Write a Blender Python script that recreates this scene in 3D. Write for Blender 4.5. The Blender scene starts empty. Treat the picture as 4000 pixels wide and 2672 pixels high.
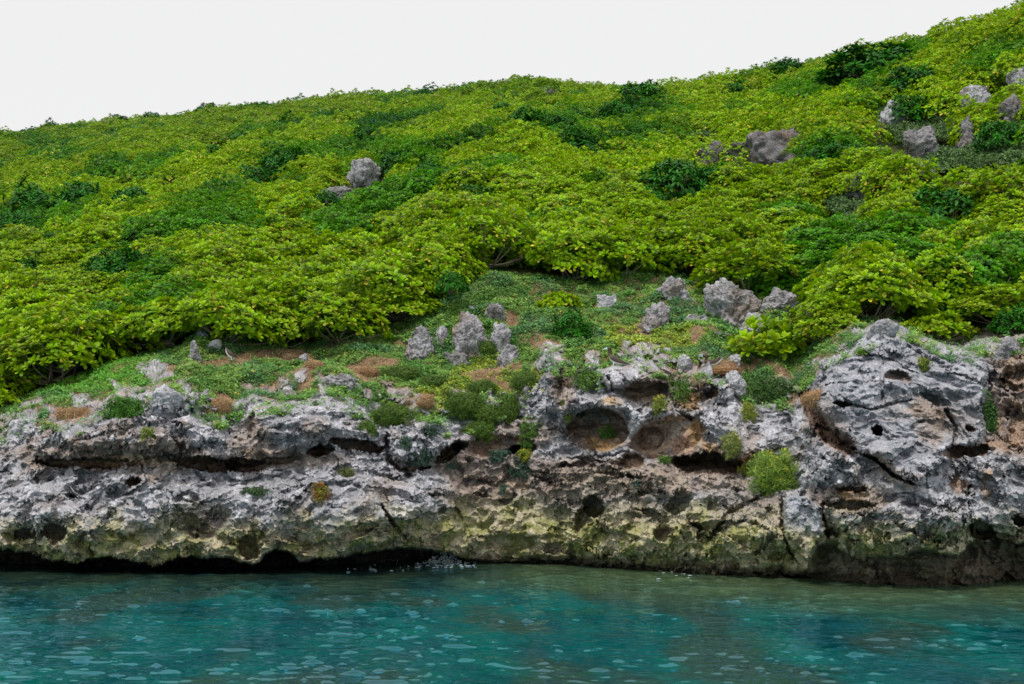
import bpy, math
import numpy as np
from mathutils import Vector

# ------------------------------------------------------------------ camera, world, sun
W0, H0 = 4000.0, 2672.0
HFOV = math.radians(40.0)
F = W0 / (2 * math.tan(HFOV / 2))          # focal length in photo pixels
TH = math.radians(4.2)                     # upward tilt
CH = 2.5                                   # camera height over the water

scene = bpy.context.scene
col = scene.collection
cam_d = bpy.data.cameras.new("camera")
cam = bpy.data.objects.new("camera", cam_d)
col.objects.link(cam)
cam.location = (0, 0, CH)
cam.rotation_euler = (math.radians(90) + TH, 0, 0)
cam_d.sensor_width = 36
cam_d.angle = HFOV
cam_d.clip_end = 3000
scene.camera = cam

SUN_EL, SUN_AZ = math.radians(66), math.radians(212)   # azimuth clockwise from +Y (north)
w = bpy.data.worlds.new("World")
scene.world = w
w.use_nodes = True
nt = w.node_tree
nt.nodes.clear()
out = nt.nodes.new("ShaderNodeOutputWorld")
bg = nt.nodes.new("ShaderNodeBackground")
sky = nt.nodes.new("ShaderNodeTexSky")
sky.sky_type = 'NISHITA'
sky.sun_disc = False
sky.sun_elevation = SUN_EL
sky.sun_rotation = SUN_AZ
hs = nt.nodes.new("ShaderNodeHueSaturation")
hs.inputs['Saturation'].default_value = 0.25
# the overcast: an even white cloud layer, a little brighter overhead
tc = nt.nodes.new("ShaderNodeTexCoord")
sx = nt.nodes.new("ShaderNodeSeparateXYZ")
rmp = nt.nodes.new("ShaderNodeMapRange")
rmp.inputs['From Min'].default_value = 0.30
rmp.inputs['From Max'].default_value = 1.0
rmp.inputs['To Min'].default_value = 9.05
rmp.inputs['To Max'].default_value = 11.5
cmb = nt.nodes.new("ShaderNodeCombineColor")
mixc = nt.nodes.new("ShaderNodeMix")
mixc.data_type = 'RGBA'
mixc.inputs['Factor'].default_value = 0.93
nt.links.new(tc.outputs['Generated'], sx.inputs[0])
nt.links.new(sx.outputs['Z'], rmp.inputs['Value'])
for k in range(3):
    nt.links.new(rmp.outputs['Result'], cmb.inputs[k])
nt.links.new(sky.outputs[0], hs.inputs['Color'])
nt.links.new(hs.outputs[0], mixc.inputs['A'])
nt.links.new(cmb.outputs[0], mixc.inputs['B'])
nt.links.new(mixc.outputs['Result'], bg.inputs['Color'])
bg.inputs['Strength'].default_value = 0.10
nt.links.new(bg.outputs[0], out.inputs['Surface'])

sd = bpy.data.lights.new("sun", 'SUN')
sd.energy = 2.4
sd.angle = math.radians(11)
sd.color = (1.0, 0.96, 0.90)
sun = bpy.data.objects.new("sun", sd)
col.objects.link(sun)
_sv = Vector((math.sin(SUN_AZ) * math.cos(SUN_EL), math.cos(SUN_AZ) * math.cos(SUN_EL), math.sin(SUN_EL)))
sun.rotation_euler = _sv.to_track_quat('Z', 'Y').to_euler()
sun.location = (0, 0, 60)

scene.view_settings.view_transform = 'Standard'
scene.view_settings.look = 'None'
scene.view_settings.gamma = 1.0
scene.view_settings.exposure = 0.0
try:
    scene.cycles.max_bounces = 6
    scene.cycles.diffuse_bounces = 3
    scene.cycles.transparent_max_bounces = 4
    scene.cycles.use_denoising = True
except Exception:
    pass

rng = np.random.default_rng(7)

# ------------------------------------------------------------------ numeric helpers
def interp(pts, x):
    a = np.array(pts, float)
    return np.interp(x, a[:, 0], a[:, 1])

def sstep(a, b, x):
    t = np.clip((x - a) / (b - a), 0, 1)
    return t * t * (3 - 2 * t)

def ray(px, row):
    """slopes x/Y and z/Y of the sight line through a photo pixel"""
    u = (px - W0 / 2) / F
    v = (H0 / 2 - row) / F
    d = math.cos(TH) - v * math.sin(TH)
    return u / d, (math.sin(TH) + v * math.cos(TH)) / d

def at(px, row, Y):
    tx, tz = ray(px, row)
    return np.stack([tx * Y, Y + 0 * tx, CH + tz * Y], -1)

def proj(P):
    x, y, z = P[..., 0], P[..., 1], P[..., 2] - CH
    dep = y * math.cos(TH) + z * math.sin(TH)
    v = (-y * math.sin(TH) + z * math.cos(TH)) / dep
    return W0 / 2 + F * x / dep, H0 / 2 - F * v

_perm = np.random.default_rng(11).permutation(256).astype(np.int32)
_perm = np.concatenate([_perm, _perm, _perm])
_g = np.random.default_rng(12).normal(size=(256, 3)).astype(np.float32)
_g /= np.linalg.norm(_g, axis=1)[:, None]

def perlin(p):
    p = p.astype(np.float32)
    i = np.floor(p).astype(np.int32)
    f = p - i
    i &= 255
    u = f * f * f * (f * (f * 6 - 15) + 10)
    res = 0
    for dx in (0, 1):
        a = _perm[i[..., 0] + dx]
        wx = u[..., 0] if dx else 1 - u[..., 0]
        for dy in (0, 1):
            b = _perm[a + i[..., 1] + dy]
            wy = u[..., 1] if dy else 1 - u[..., 1]
            for dz in (0, 1):
                h = _perm[b + i[..., 2] + dz]
                g = _g[h]
                wz = u[..., 2] if dz else 1 - u[..., 2]
                dot = g[..., 0] * (f[..., 0] - dx) + g[..., 1] * (f[..., 1] - dy) + g[..., 2] * (f[..., 2] - dz)
                res = res + dot * wx * wy * wz
    return res * 1.6

def fbm(p, sc, octs=4, gain=0.5, off=0.0):
    s, a, t = 0, 1.0, 0
    q = p * sc + off
    for k in range(octs):
        s = s + a * perlin(q + 17.3 * k)
        t += a
        a *= gain
        q = q * 2.03
    return s / t

_wj = np.random.default_rng(13).random((256, 3)).astype(np.float32)

def worley(p):
    """distance to the nearest cell point (0..about 1)"""
    p = p.astype(np.float32)
    i = np.floor(p).astype(np.int32)
    f = p - i
    best = np.full(p.shape[:-1], 9.0, np.float32)
    for dx in (-1, 0, 1):
        a = _perm[(i[..., 0] + dx) & 255]
        for dy in (-1, 0, 1):
            b = _perm[a + ((i[..., 1] + dy) & 255)]
            for dz in (-1, 0, 1):
                h = _perm[b + ((i[..., 2] + dz) & 255)]
                j = _wj[h]
                d = (j[..., 0] + dx - f[..., 0]) ** 2 + (j[..., 1] + dy - f[..., 1]) ** 2 + (j[..., 2] + dz - f[..., 2]) ** 2
                best = np.minimum(best, d)
    return np.sqrt(best)

_ct = np.random.default_rng(14).normal(size=(256, 4)).astype(np.float32)

def blocks(p):
    """every cell a tilted, shifted face: the broken blocks of the rock"""
    p = p.astype(np.float32)
    i = np.floor(p).astype(np.int32)
    f = p - i
    best = np.full(p.shape[:-1], 9.0, np.float32)
    val = np.zeros(p.shape[:-1], np.float32)
    for dx in (-1, 0, 1):
        a = _perm[(i[..., 0] + dx) & 255]
        for dy in (-1, 0, 1):
            b = _perm[a + ((i[..., 1] + dy) & 255)]
            for dz in (-1, 0, 1):
                h = _perm[b + ((i[..., 2] + dz) & 255)]
                j = _wj[h]; c_ = _ct[h]
                r0, r1, r2 = f[..., 0] - j[..., 0] - dx, f[..., 1] - j[..., 1] - dy, f[..., 2] - j[..., 2] - dz
                d = r0 * r0 + r1 * r1 + r2 * r2
                v = 0.45 * c_[..., 3] + 0.55 * (r0 * c_[..., 0] + r2 * c_[..., 2])
                m = d < best
                best = np.where(m, d, best); val = np.where(m, v, val)
    return np.clip(val, -1.2, 1.2)

def lerp3(a, b, t):
    t = np.asarray(t)[..., None]
    return np.asarray(a) * (1 - t) + np.asarray(b) * t

# ------------------------------------------------------------------ mesh helpers
def make_mesh(name, V, Fq, C=None, mat=None, smooth=True):
    V = np.ascontiguousarray(V, np.float32).reshape(-1, 3)
    Fq = np.ascontiguousarray(Fq, np.int32)
    k = Fq.shape[1]
    me = bpy.data.meshes.new(name)
    me.vertices.add(len(V))
    me.vertices.foreach_set('co', V.ravel())
    me.loops.add(Fq.size)
    me.loops.foreach_set('vertex_index', Fq.ravel())
    me.polygons.add(len(Fq))
    me.polygons.foreach_set('loop_start', np.arange(0, Fq.size, k, dtype=np.int32))
    me.polygons.foreach_set('use_smooth', np.full(len(Fq), smooth))
    me.update(calc_edges=True)
    if C is not None:
        ca = me.color_attributes.new('Col', 'FLOAT_COLOR', 'POINT')
        c4 = np.ones((len(V), 4), np.float32)
        c4[:, :3] = np.clip(C, 0, 1)
        ca.data.foreach_set('color', c4.ravel())
    if mat:
        me.materials.append(mat)
    return me

def link(name, me, parent=None, loc=None):
    o = bpy.data.objects.new(name, me)
    col.objects.link(o)
    if parent is not None:
        o.parent = parent
    if loc is not None:
        o.location = loc
    return o

def tag(o, label=None, cat=None, group=None, kind=None):
    if label: o['label'] = label
    if cat: o['category'] = cat
    if group: o['group'] = group
    if kind: o['kind'] = kind
    return o

def empty(name, loc):
    o = bpy.data.objects.new(name, None)
    o.empty_display_size = 0.2
    col.objects.link(o)
    o.location = loc
    return o

def merge(parts):
    """parts: list of (V, F, C) with equal face size"""
    Vs, Fs, Cs, n = [], [], [], 0
    for V, Fq, C in parts:
        Vs.append(V); Fs.append(Fq + n); Cs.append(C); n += len(V)
    return np.concatenate(Vs), np.concatenate(Fs), np.concatenate(Cs)

def grid_faces(nr, nc):
    i = np.arange(nr - 1)[:, None] * nc + np.arange(nc - 1)[None, :]
    return np.stack([i, i + nc, i + nc + 1, i + 1], -1).reshape(-1, 4)

def tube(pts, rad, n=6, c=(0.2, 0.15, 0.1), flat=1.0):
    """a tapering tube of elliptical section along pts; rings closed at both ends"""
    pts = np.array(pts, float); rad = np.array(rad, float)
    T = np.gradient(pts, axis=0)
    T /= np.linalg.norm(T, axis=1)[:, None] + 1e-9
    ref = np.array([0, 1, 0.01]) if abs(T[:, 1]).mean() < 0.8 else np.array([1, 0, 0.01])
    A = np.cross(T, ref); A /= np.linalg.norm(A, axis=1)[:, None] + 1e-9
    B = np.cross(T, A)
    an = np.linspace(0, 2 * math.pi, n, endpoint=False)
    ring = pts[:, None, :] + rad[:, None, None] * (np.cos(an)[None, :, None] * A[:, None, :] + flat * np.sin(an)[None, :, None] * B[:, None, :])
    V = ring.reshape(-1, 3)
    m = len(pts)
    Fq = []
    for k in range(m - 1):
        for j in range(n):
            j2 = (j + 1) % n
            Fq.append((k * n + j, k * n + j2, (k + 1) * n + j2, (k + 1) * n + j))
    Fq = np.array(Fq)
    # end caps as quads onto a centre point
    caps, nv = [], len(V)
    V = np.concatenate([V, pts[:1], pts[-1:]])
    for j in range(0, n, 2):
        caps.append((nv, (j + 2) % n, (j + 1) % n, j))
        b = (m - 1) * n
        caps.append((nv + 1, b + j, b + (j + 1) % n, b + (j + 2) % n))
    Fq = np.concatenate([Fq, np.array(caps)])
    C = np.tile(np.array(c, float), (len(V), 1))
    return V, Fq, C

# ------------------------------------------------------------------ materials
def attr_mat(name, rough=0.8, spec=0.3, transl=0.0, objvar=0.0, bump=None, speck=0.0, speck_sc=60.0, tint=(1, 1, 1)):
    m = bpy.data.materials.new(name)
    m.use_nodes = True
    t = m.node_tree
    N, L = t.nodes, t.links
    N.clear()
    o = N.new("ShaderNodeOutputMaterial")
    p = N.new("ShaderNodeBsdfPrincipled")
    a = N.new("ShaderNodeAttribute"); a.attribute_name = 'Col'
    c = a.outputs['Color']
    co = N.new("ShaderNodeTexCoord")
    if objvar > 0:
        oi = N.new("ShaderNodeObjectInfo")
        mr = N.new("ShaderNodeMapRange")
        mr.inputs['To Min'].default_value = 1 - objvar
        mr.inputs['To Max'].default_value = 1 + objvar
        L.new(oi.outputs['Random'], mr.inputs['Value'])
        vm = N.new("ShaderNodeVectorMath"); vm.operation = 'SCALE'
        L.new(c, vm.inputs[0]); L.new(mr.outputs[0], vm.inputs['Scale'])
        c = vm.outputs[0]
    if speck > 0:
        ns = N.new("ShaderNodeTexNoise")
        ns.inputs['Scale'].default_value = speck_sc
        ns.inputs['Detail'].default_value = 5
        ns.inputs['Roughness'].default_value = 0.7
        L.new(co.outputs['Object'], ns.inputs['Vector'])
        mr2 = N.new("ShaderNodeMapRange")
        mr2.inputs['From Min'].default_value = 0.3
        mr2.inputs['From Max'].default_value = 0.7
        mr2.inputs['To Min'].default_value = 1 - speck
        mr2.inputs['To Max'].default_value = 1 + speck
        L.new(ns.outputs['Fac'], mr2.inputs['Value'])
        vm2 = N.new("ShaderNodeVectorMath"); vm2.operation = 'SCALE'
        L.new(c, vm2.inputs[0]); L.new(mr2.outputs[0], vm2.inputs['Scale'])
        c = vm2.outputs[0]
    L.new(c, p.inputs['Base Color'])
    p.inputs['Roughness'].default_value = rough
    p.inputs['Specular IOR Level'].default_value = spec
    if bump:
        bs, bd = bump
        vo = N.new("ShaderNodeTexVoronoi"); vo.inputs['Scale'].default_value = bs
        n2 = N.new("ShaderNodeTexNoise"); n2.inputs['Scale'].default_value = bs * 1.3
        n2.inputs['Detail'].default_value = 6; n2.inputs['Roughness'].default_value = 0.65
        dist = N.new("ShaderNodeVectorMath"); dist.operation = 'ADD'
        L.new(co.outputs['Object'], n2.inputs['Vector'])
        sc_ = N.new("ShaderNodeVectorMath"); sc_.operation = 'SCALE'; sc_.inputs['Scale'].default_value = 0.6 / bs
        L.new(n2.outputs['Color'], sc_.inputs[0])
        L.new(co.outputs['Object'], dist.inputs[0]); L.new(sc_.outputs[0], dist.inputs[1])
        L.new(dist.outputs[0], vo.inputs['Vector'])
        ad = N.new("ShaderNodeMath"); ad.operation = 'ADD'
        L.new(vo.outputs['Distance'], ad.inputs[0]); L.new(n2.outputs['Fac'], ad.inputs[1])
        b = N.new("ShaderNodeBump"); b.inputs['Strength'].default_value = 1.0
        b.inputs['Distance'].default_value = bd
        L.new(ad.outputs[0], b.inputs['Height']); L.new(b.outputs[0], p.inputs['Normal'])
    sh = p.outputs[0]
    if transl > 0:
        tr = N.new("ShaderNodeBsdfTranslucent")
        L.new(c, tr.inputs['Color'])
        mx = N.new("ShaderNodeMixShader"); mx.inputs[0].default_value = transl
        L.new(sh, mx.inputs[1]); L.new(tr.outputs[0], mx.inputs[2])
        sh = mx.outputs[0]
    L.new(sh, o.inputs['Surface'])
    return m

M_rock = attr_mat("limestone", rough=0.92, spec=0.2, bump=(16.0, 0.035), speck=0.38, speck_sc=34.0)
M_soil = attr_mat("hill_soil", rough=1.0, spec=0.1, bump=(8.0, 0.05), speck=0.3, speck_sc=10)
M_leaf = attr_mat("glossy_leaf", rough=0.42, spec=0.20, transl=0.28, objvar=0.10)
M_dleaf = attr_mat("dark_leaf", rough=0.45, spec=0.15, transl=0.15, objvar=0.12)
M_herb = attr_mat("herb_leaf", rough=0.6, spec=0.3, transl=0.2)
M_straw = attr_mat("straw", rough=0.9, spec=0.1, transl=0.1)
M_bark = attr_mat("bark", rough=0.9, spec=0.1, speck=0.25)
M_feather = attr_mat("feather", rough=0.7, spec=0.25, speck=0.12, speck_sc=90)
M_bill = attr_mat("bill_and_feet", rough=0.4, spec=0.4)
M_foam = attr_mat("foam_white", rough=0.5, spec=0.4)

# ------------------------------------------------------------------ the lines of the place, in photo pixels
WL = [(-900, 2215), (0, 2215), (500, 2226), (1000, 2222), (1400, 2216), (1700, 2196), (2000, 2198), (2300, 2208), (2700, 2236),
      (3100, 2256), (3300, 2272), (3700, 2284), (4000, 2268), (4900, 2262)]
LIP = [(-900, 2150), (0, 2133), (120, 2150), (200, 2182), (300, 2189), (400, 2168), (520, 2180), (600, 2206), (700, 2166), (900, 2172), (990, 2206), (1040, 2150),
       (1095, 2138), (1150, 2160), (1172, 2194), (1220, 2176), (1300, 2176), (1450, 2147), (1550, 2133), (1650, 2140), (1750, 2150), (1800, 2172), (1900, 2182), (2000, 2192),
       (2400, 2196), (2800, 2230), (3100, 2236), (3150, 2226), (3195, 2120), (3260, 2112), (3350, 2172), (3500, 2160), (3600, 2133),
       (3740, 2166), (3790, 2112), (3900, 2098), (4000, 2112), (4900, 2110)]
UNDER = [(-900, 1.0), (0, 1.0), (1300, 1.1), (1750, 0.7), (1900, 0.25), (2000, 0.12), (3120, 0.12), (3200, 0.62), (4000, 0.75), (4900, 0.75)]
CREST = [(-900, 1720), (0, 1700), (100, 1665), (300, 1640), (400, 1610), (550, 1545), (650, 1525), (740, 1560), (780, 1620), (900, 1640), (1000, 1600), (1100, 1575),
         (1300, 1560), (1450, 1610), (1600, 1640), (1750, 1640), (1900, 1650), (2000, 1600), (2080, 1520), (2130, 1440), (2200, 1450), (2290, 1480), (2370, 1452), (2450, 1440),
         (2560, 1455), (2650, 1470), (2750, 1470), (2870, 1490), (2910, 1560), (3100, 1590), (3170, 1500), (3200, 1440), (3260, 1380), (3350, 1320), (3450, 1302),
         (3550, 1318), (3650, 1360), (3800, 1388), (3880, 1372), (4000, 1340), (4900, 1330)]
YC = [(-900, 30.6), (0, 30.6), (650, 30.2), (1300, 30.8), (1800, 31.6), (2400, 31.6), (2900, 31.2), (3200, 29.6), (3900, 29.3), (4900, 29.2)]
SHRUB = [(-900, 1680), (0, 1640), (150, 1560), (300, 1500), (450, 1440), (700, 1385), (760, 1340), (900, 1340), (1000, 1372), (1150, 1380), (1300, 1360), (1450, 1322),
         (1600, 1285), (1700, 1215), (1770, 1140), (1900, 1095), (2100, 1108), (2300, 1125), (2450, 1100), (2600, 1100), (2750, 1120), (2900, 1165), (3000, 1200), (3080, 1290), (3200, 1290),
         (3350, 1262), (3500, 1262), (3650, 1310), (3750, 1345), (3850, 1310), (4000, 1300), (4900, 1290)]
YS = [(-900, 32.6), (0, 32.6), (450, 34), (900, 35), (1300, 35.6), (1700, 36.6), (2000, 38.0), (2500, 38.4), (2900, 37.6), (3100, 34.6), (3400, 33.2), (4000, 32.6), (4900, 32.4)]
SKY = [(-900, 590), (0, 512), (300, 480), (600, 450), (900, 422), (1200, 388), (1500, 360), (1800, 334), (2050, 310), (2160, 318), (2300, 332), (2600, 324), (2900, 300), (3100, 262),
       (3300, 210), (3500, 164), (3700, 126), (3900, 62), (4000, 30), (4900, -245)]
YK = [(-900, 125), (0, 115), (1000, 104), (2000, 92), (3000, 76), (4000, 62), (4900, 56)]
CANOPY = 1.27

def hill_par(px):
    Ys, Yk = interp(YS, px), interp(YK, px)
    rs, rk = interp(SHRUB, px), interp(SKY, px) + CANOPY * F / interp(YK, px)
    zs = Ys * ray(px, rs)[1]
    zk = Yk * ray(px, rk)[1]
    s = (zk - zs) / (Yk - Ys)
    return Ys, Yk, zs, s

def hill_z(px, Y):
    Ys, Yk, zs, s = hill_par(px)
    z = CH + zs + s * (np.minimum(Y, Yk) - Ys)
    over = np.maximum(Y - Yk, 0)
    z = z + s * 7.0 * (1 - np.exp(-over / 7.0)) - 0.0006 * over ** 2
    return z

def hill_noise(x, Y):
    p = np.stack([x, Y, 0 * x], -1)
    return 0.55 * fbm(p, 0.11, 3) * sstep(33, 40, Y)

def hill_px(x, Y):
    """photo column of a place (x, Y) on the hill"""
    px = W0 / 2 + F * x / Y
    for _ in range(5):
        z = hill_z(px, Y)
        dep = Y * math.cos(TH) + (z - CH) * math.sin(TH)
        px = W0 / 2 + F * x / dep
    return px

def hill_ground(x, Y):
    px = hill_px(x, Y)
    return hill_z(px, Y) + hill_noise(x, Y), px

def hill_Y(px, row):
    Ys, Yk, zs, s = hill_par(px)
    tz = ray(px, row)[1]
    return np.clip((s * Ys - zs) / np.maximum(s - tz, 1e-3), Ys, Yk + 8)

def terrace_Y(px, row):
    Yc, Ys = interp(YC, px), interp(YS, px)
    hc, hz = Yc * ray(px, interp(CREST, px))[1], Ys * ray(px, interp(SHRUB, px))[1]
    s = np.maximum((hz - hc) / np.maximum(Ys - Yc, 0.3), 0.02)
    tz = ray(px, row)[1]
    return np.clip((s * Yc - hc) / np.maximum(s - tz, 1e-3), Yc, Ys + 1.5)

# ------------------------------------------------------------------ the cliff
# hollows and bulges: (px, row, rx, ry, tilt in degrees clockwise, depth in m, edge softness, floor ramp 0/1)
FEAT = [
    (2335, 1676, 126, 88, 0, 1.35, 0.10, 1), (2345, 1582, 140, 34, 4, -0.22, 0.5, 0), (2330, 1800, 130, 8, 6, 0.25, 0.5, 0), (2360, 1778, 120, 6, -8, 0.2, 0.5, 0), (2310, 1822, 150, 8, 4, 0.25, 0.5, 0),     # round cave
    (2610, 1705, 160, 80, -14, 0.55, 0.22, 0),   # brown scoop beside it
    (2535, 1712, 70, 48, -10, 0.35, 0.5, 0),
    (2775, 1810, 146, 52, 4, 2.0, 0.25, 1),      # dark low cave
    (2525, 1535, 92, 58, -6, 0.65, 0.4, 1),      # hollow under the bird's rock
    (2782, 1530, 27, 34, 10, 0.6, 0.5, 0),
    (2318, 1972, 44, 46, -30, 1.1, 0.4, 0), (2268, 2035, 26, 60, 12, 0.6, 0.6, 0),
    (1756, 1766, 70, 27, -32, 1.3, 0.3, 0), (1800, 1738, 26, 26, 0, 0.8, 0.4, 0),
    (1396, 1735, 118, 24, 8, 1.3, 0.35, 0), (1250, 1756, 50, 26, -6, 1.1, 0.4, 0),
    (2035, 1752, 68, 22, -12, 1.4, 0.35, 0), (1945, 1742, 150, 42, -6, 0.55, 0.5, 0),
    (1622, 1826, 66, 12, -2, 0.7, 0.5, 0),
    (330, 1806, 210, 24, 2, 0.9, 0.5, 0), (800, 1806, 150, 30, 4, 1.2, 0.4, 0), (960, 1815, 90, 30, 6, 0.9, 0.4, 0), (519, 1876, 36, 22, 0, 0.6, 0.5, 0),
    (1060, 1800, 130, 16, -6, 0.7, 0.5, 0),
    (98, 2083, 56, 22, -4, 0.9, 0.4, 0), (212, 2076, 56, 36, 0, 0.8, 0.4, 0), (560, 2100, 60, 34, 0, 0.4, 0.6, 0),
    (975, 2130, 46, 62, -20, 0.7, 0.5, 0), (760, 2050, 50, 30, 0, 0.3, 0.6, 0),
    (2170, 2140, 60, 30, 0, 0.3, 0.6, 0), (2560, 2010, 60, 24, 20, 0.4, 0.5, 0), (2590, 2080, 40, 40, 0, 0.5, 0.6, 0),
    (3508, 1474, 60, 24, 8, 0.55, 0.5, 0), (3431, 1677, 30, 22, 10, 1.0, 0.35, 0), (3295, 1578, 44, 11, 4, 0.5, 0.5, 0),
    (3660, 1560, 60, 20, 20, 0.3, 0.6, 0), (3790, 1672, 20, 14, 0, 0.5, 0.5, 0),
    (3838, 2070, 58, 42, 8, 1.2, 0.35, 0), (3996, 2032, 36, 26, 0, 1.0, 0.4, 0), (3900, 2090, 90, 22, 10, 0.5, 0.5, 0),
    (3775, 1762, 110, 26, -4, 0.7, 0.5, 0), (3975, 1600, 105, 190, 0, 0.6, 0.5, 0), (3930, 1500, 60, 30, 30, 0.5, 0.5, 0),
    (3330, 1970, 110, 20, 2, 0.4, 0.6, 0), (3560, 1990, 50, 36, 30, 0.4, 0.6, 0), (3745, 1890, 34, 40, 0, 0.45, 0.5, 0),
    (3250, 2080, 40, 20, 0, 0.5, 0.5, 0), (3330, 1905, 60, 16, 4, 0.5, 0.5, 0),
    (1990, 2120, 120, 40, 0, 0.35, 0.7, 0), (2420, 1850, 120, 13, 8, 0.30, 0.8, 0), (2250, 1815, 90, 12, -8, 0.30, 0.8, 0),
    (2140, 1870, 80, 12, 12, 0.28, 0.8, 0), (2470, 1805, 50, 30, 0, 0.45, 0.5, 0), (2500, 1925, 70, 13, -14, 0.3, 0.8, 0),
    (1870, 1880, 90, 12, 12, 0.25, 0.8, 0), (1400, 1650, 60, 20, 0, 0.2, 0.6, 0), (2650, 1960, 40, 60, 30, 0.35, 0.6, 0),
    (2085, 1840, 80, 12, 0, 0.3, 0.8, 0), (700, 1700, 30, 60, -10, 0.25, 0.7, 0), (900, 1700, 24, 70, 10, 0.25, 0.7, 0),
    # bulges
    (660, 1560, 120, 62, 0, -0.45, 0.6, 0), (1380, 1990, 360, 170, 0, -0.55, 0.9, 0), (2440, 1478, 140, 48, 4, -0.55, 0.5, 0),
    (1660, 1700, 120, 80, -10, -0.35, 0.6, 0), (2880, 1680, 260, 160, 20, -0.35, 0.9, 0), (1680, 1960, 180, 120, 0, -0.3, 0.9, 0),
    (500, 1690, 420, 80, 0, -0.45, 0.6, 0), (1150, 1640, 260, 80, 0, -0.4, 0.6, 0), (2150, 1530, 60, 110, 10, -0.3, 0.6, 0),
    (2560, 1880, 60, 50, 0, -0.35, 0.5, 0), (3650, 2030, 260, 70, 6, -0.35, 0.8, 0), (2420, 2100, 300, 80, 0, -0.35, 0.9, 0),
    (2835, 1515, 70, 50, 0, -0.4, 0.5, 0), (2000, 2010, 250, 100, 0, 0.25, 0.9, 0), (2725, 1475, 70, 36, 0, -0.3, 0.6, 0),
    (130, 1990, 250, 70, 0, -0.3, 0.9, 0), (850, 1960, 260, 70, 0, -0.3, 0.9, 0), (2930, 2100, 180, 90, 0, -0.3, 0.9, 0),
]
# masses with a drawn outline: polygon, edge width in photo pixels, offset in m
POLYS = [([(3175, 1590), (3158, 1555), (3195, 1470), (3205, 1415), (3300, 1370), (3350, 1320), (3450, 1290), (3550, 1325), (3700, 1380), (3840, 1390), (3856, 1480), (3846, 1600), (3862, 1680),
           (3800, 1745), (3720, 1755), (3690, 1800), (3600, 1890), (3500, 1850), (3420, 1780), (3330, 1740), (3260, 1680), (3220, 1620)], 26, -0.85),
         ([(60, 1640), (300, 1560), (560, 1500), (700, 1480), (900, 1560), (1080, 1540), (1300, 1520), (1440, 1600), (1500, 1700), (1430, 1725), (1300, 1715), (1180, 1750), (1060, 1790), (1020, 1760),
           (960, 1788), (840, 1792), (720, 1790), (650, 1760), (560, 1780), (470, 1745), (400, 1785), (250, 1790), (160, 1780), (110, 1740)], 22, -0.50),
         ([(1510, 1700), (1560, 1650), (1750, 1640), (1870, 1700), (1800, 1745), (1700, 1775), (1640, 1800), (1560, 1800)], 20, -0.35),
         ([(2150, 1600), (2130, 1480), (2190, 1430), (2240, 1450), (2260, 1560), (2200, 1640)], 16, -0.35),
         ([(2210, 1560), (2290, 1500), (2330, 1440), (2440, 1410), (2560, 1440), (2630, 1470), (2600, 1500), (2500, 1490), (2420, 1520), (2480, 1590), (2640, 1590), (2760, 1600), (2700, 1640), (2540, 1640), (2480, 1680), (2450, 1600), (2330, 1580), (2230, 1600)], 14, -0.30),
         ([(2760, 1500), (2870, 1470), (2910, 1560), (3100, 1600), (3200, 1700), (3320, 1770), (3200, 1900), (3060, 1870), (2930, 1800), (2850, 1760), (2790, 1640)], 24, -0.30),
         ([(3062, 1960), (3090, 1925), (3150, 1930), (3200, 1980), (3215, 2060), (3222, 2135), (3160, 2190), (3080, 2130), (3060, 2040)], 14, -0.50),
         ([(3200, 1790), (3230, 1745), (3320, 1760), (3370, 1830), (3350, 1880), (3260, 1895), (3200, 1870)], 14, -0.40),
         ([(1290, 1850), (1420, 1820), (1560, 1850), (1640, 1900), (1700, 1990), (1740, 2080), (1560, 2130), (1300, 2200), (1180, 2200), (1000, 2060), (1080, 1930)], 30, -0.35),
         ([(2560, 1870), (2600, 1830), (2680, 1850), (2705, 1920), (2640, 1950), (2580, 1920)], 12, -0.30),
         ([(2340, 1960), (2380, 1935), (2460, 1950), (2480, 2040), (2420, 2090), (2350, 2060)], 14, -0.30),
         ([(2620, 2060), (2780, 2000), (2990, 1990), (3030, 2080), (2960, 2160), (2700, 2180), (2600, 2140)], 20, -0.30),
         ([(3780, 1640), (3880, 1640), (4080, 1740), (4080, 1950), (3940, 1960), (3830, 1870)], 22, -0.22),
         ([(3240, 2000), (3500, 1960), (3760, 2010), (3780, 2110), (3620, 2150), (3440, 2170), (3300, 2140)], 20, -0.30)]
# cracks: polyline in photo pixels, width, depth
CRACKS = [([(3340, 1747), (3420, 1790), (3490, 1850), (3571, 1890)], 11, 0.75), ([(3150, 1540), (3175, 1610), (3235, 1690), (3330, 1755)], 36, 0.9),
          ([(1490, 1975), (1530, 2040), (1580, 2100)], 10, 0.5), ([(3180, 1700), (3200, 1660)], 12, 0.3), ([(2690, 2040), (2740, 2060), (2730, 2110)], 8, 0.35),
          ([(1500, 1700), (1515, 1790), (1600, 1850)], 14, 0.45), ([(640, 1640), (700, 1760), (760, 1800)], 12, 0.3), ([(985, 1620), (975, 1700)], 14, 0.35),
          ([(2380, 1470), (2400, 1520)], 8, 0.2), ([(2195, 1450), (2190, 1580)], 16, 0.35), ([(2620, 1470), (2640, 1600), (2700, 1640)], 12, 0.3),
          ([(3700, 1600), (3740, 1680), (3720, 1740)], 12, 0.35), ([(3860, 1480), (3870, 1650)], 30, 0.45), ([(2770, 2100), (2850, 2000), (3030, 1900)], 9, 0.35),
          ([(3030, 1900), (3060, 1930), (3050, 2050), (3100, 2180)], 9, 0.35), ([(3225, 1960), (3230, 2100)], 10, 0.4), ([(3790, 1960), (3800, 2080)], 8, 0.4),
          ([(3300, 1560), (3400, 1600), (3560, 1560)], 6, 0.18), ([(3440, 1300), (3450, 1560)], 8, 0.12)]

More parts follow.
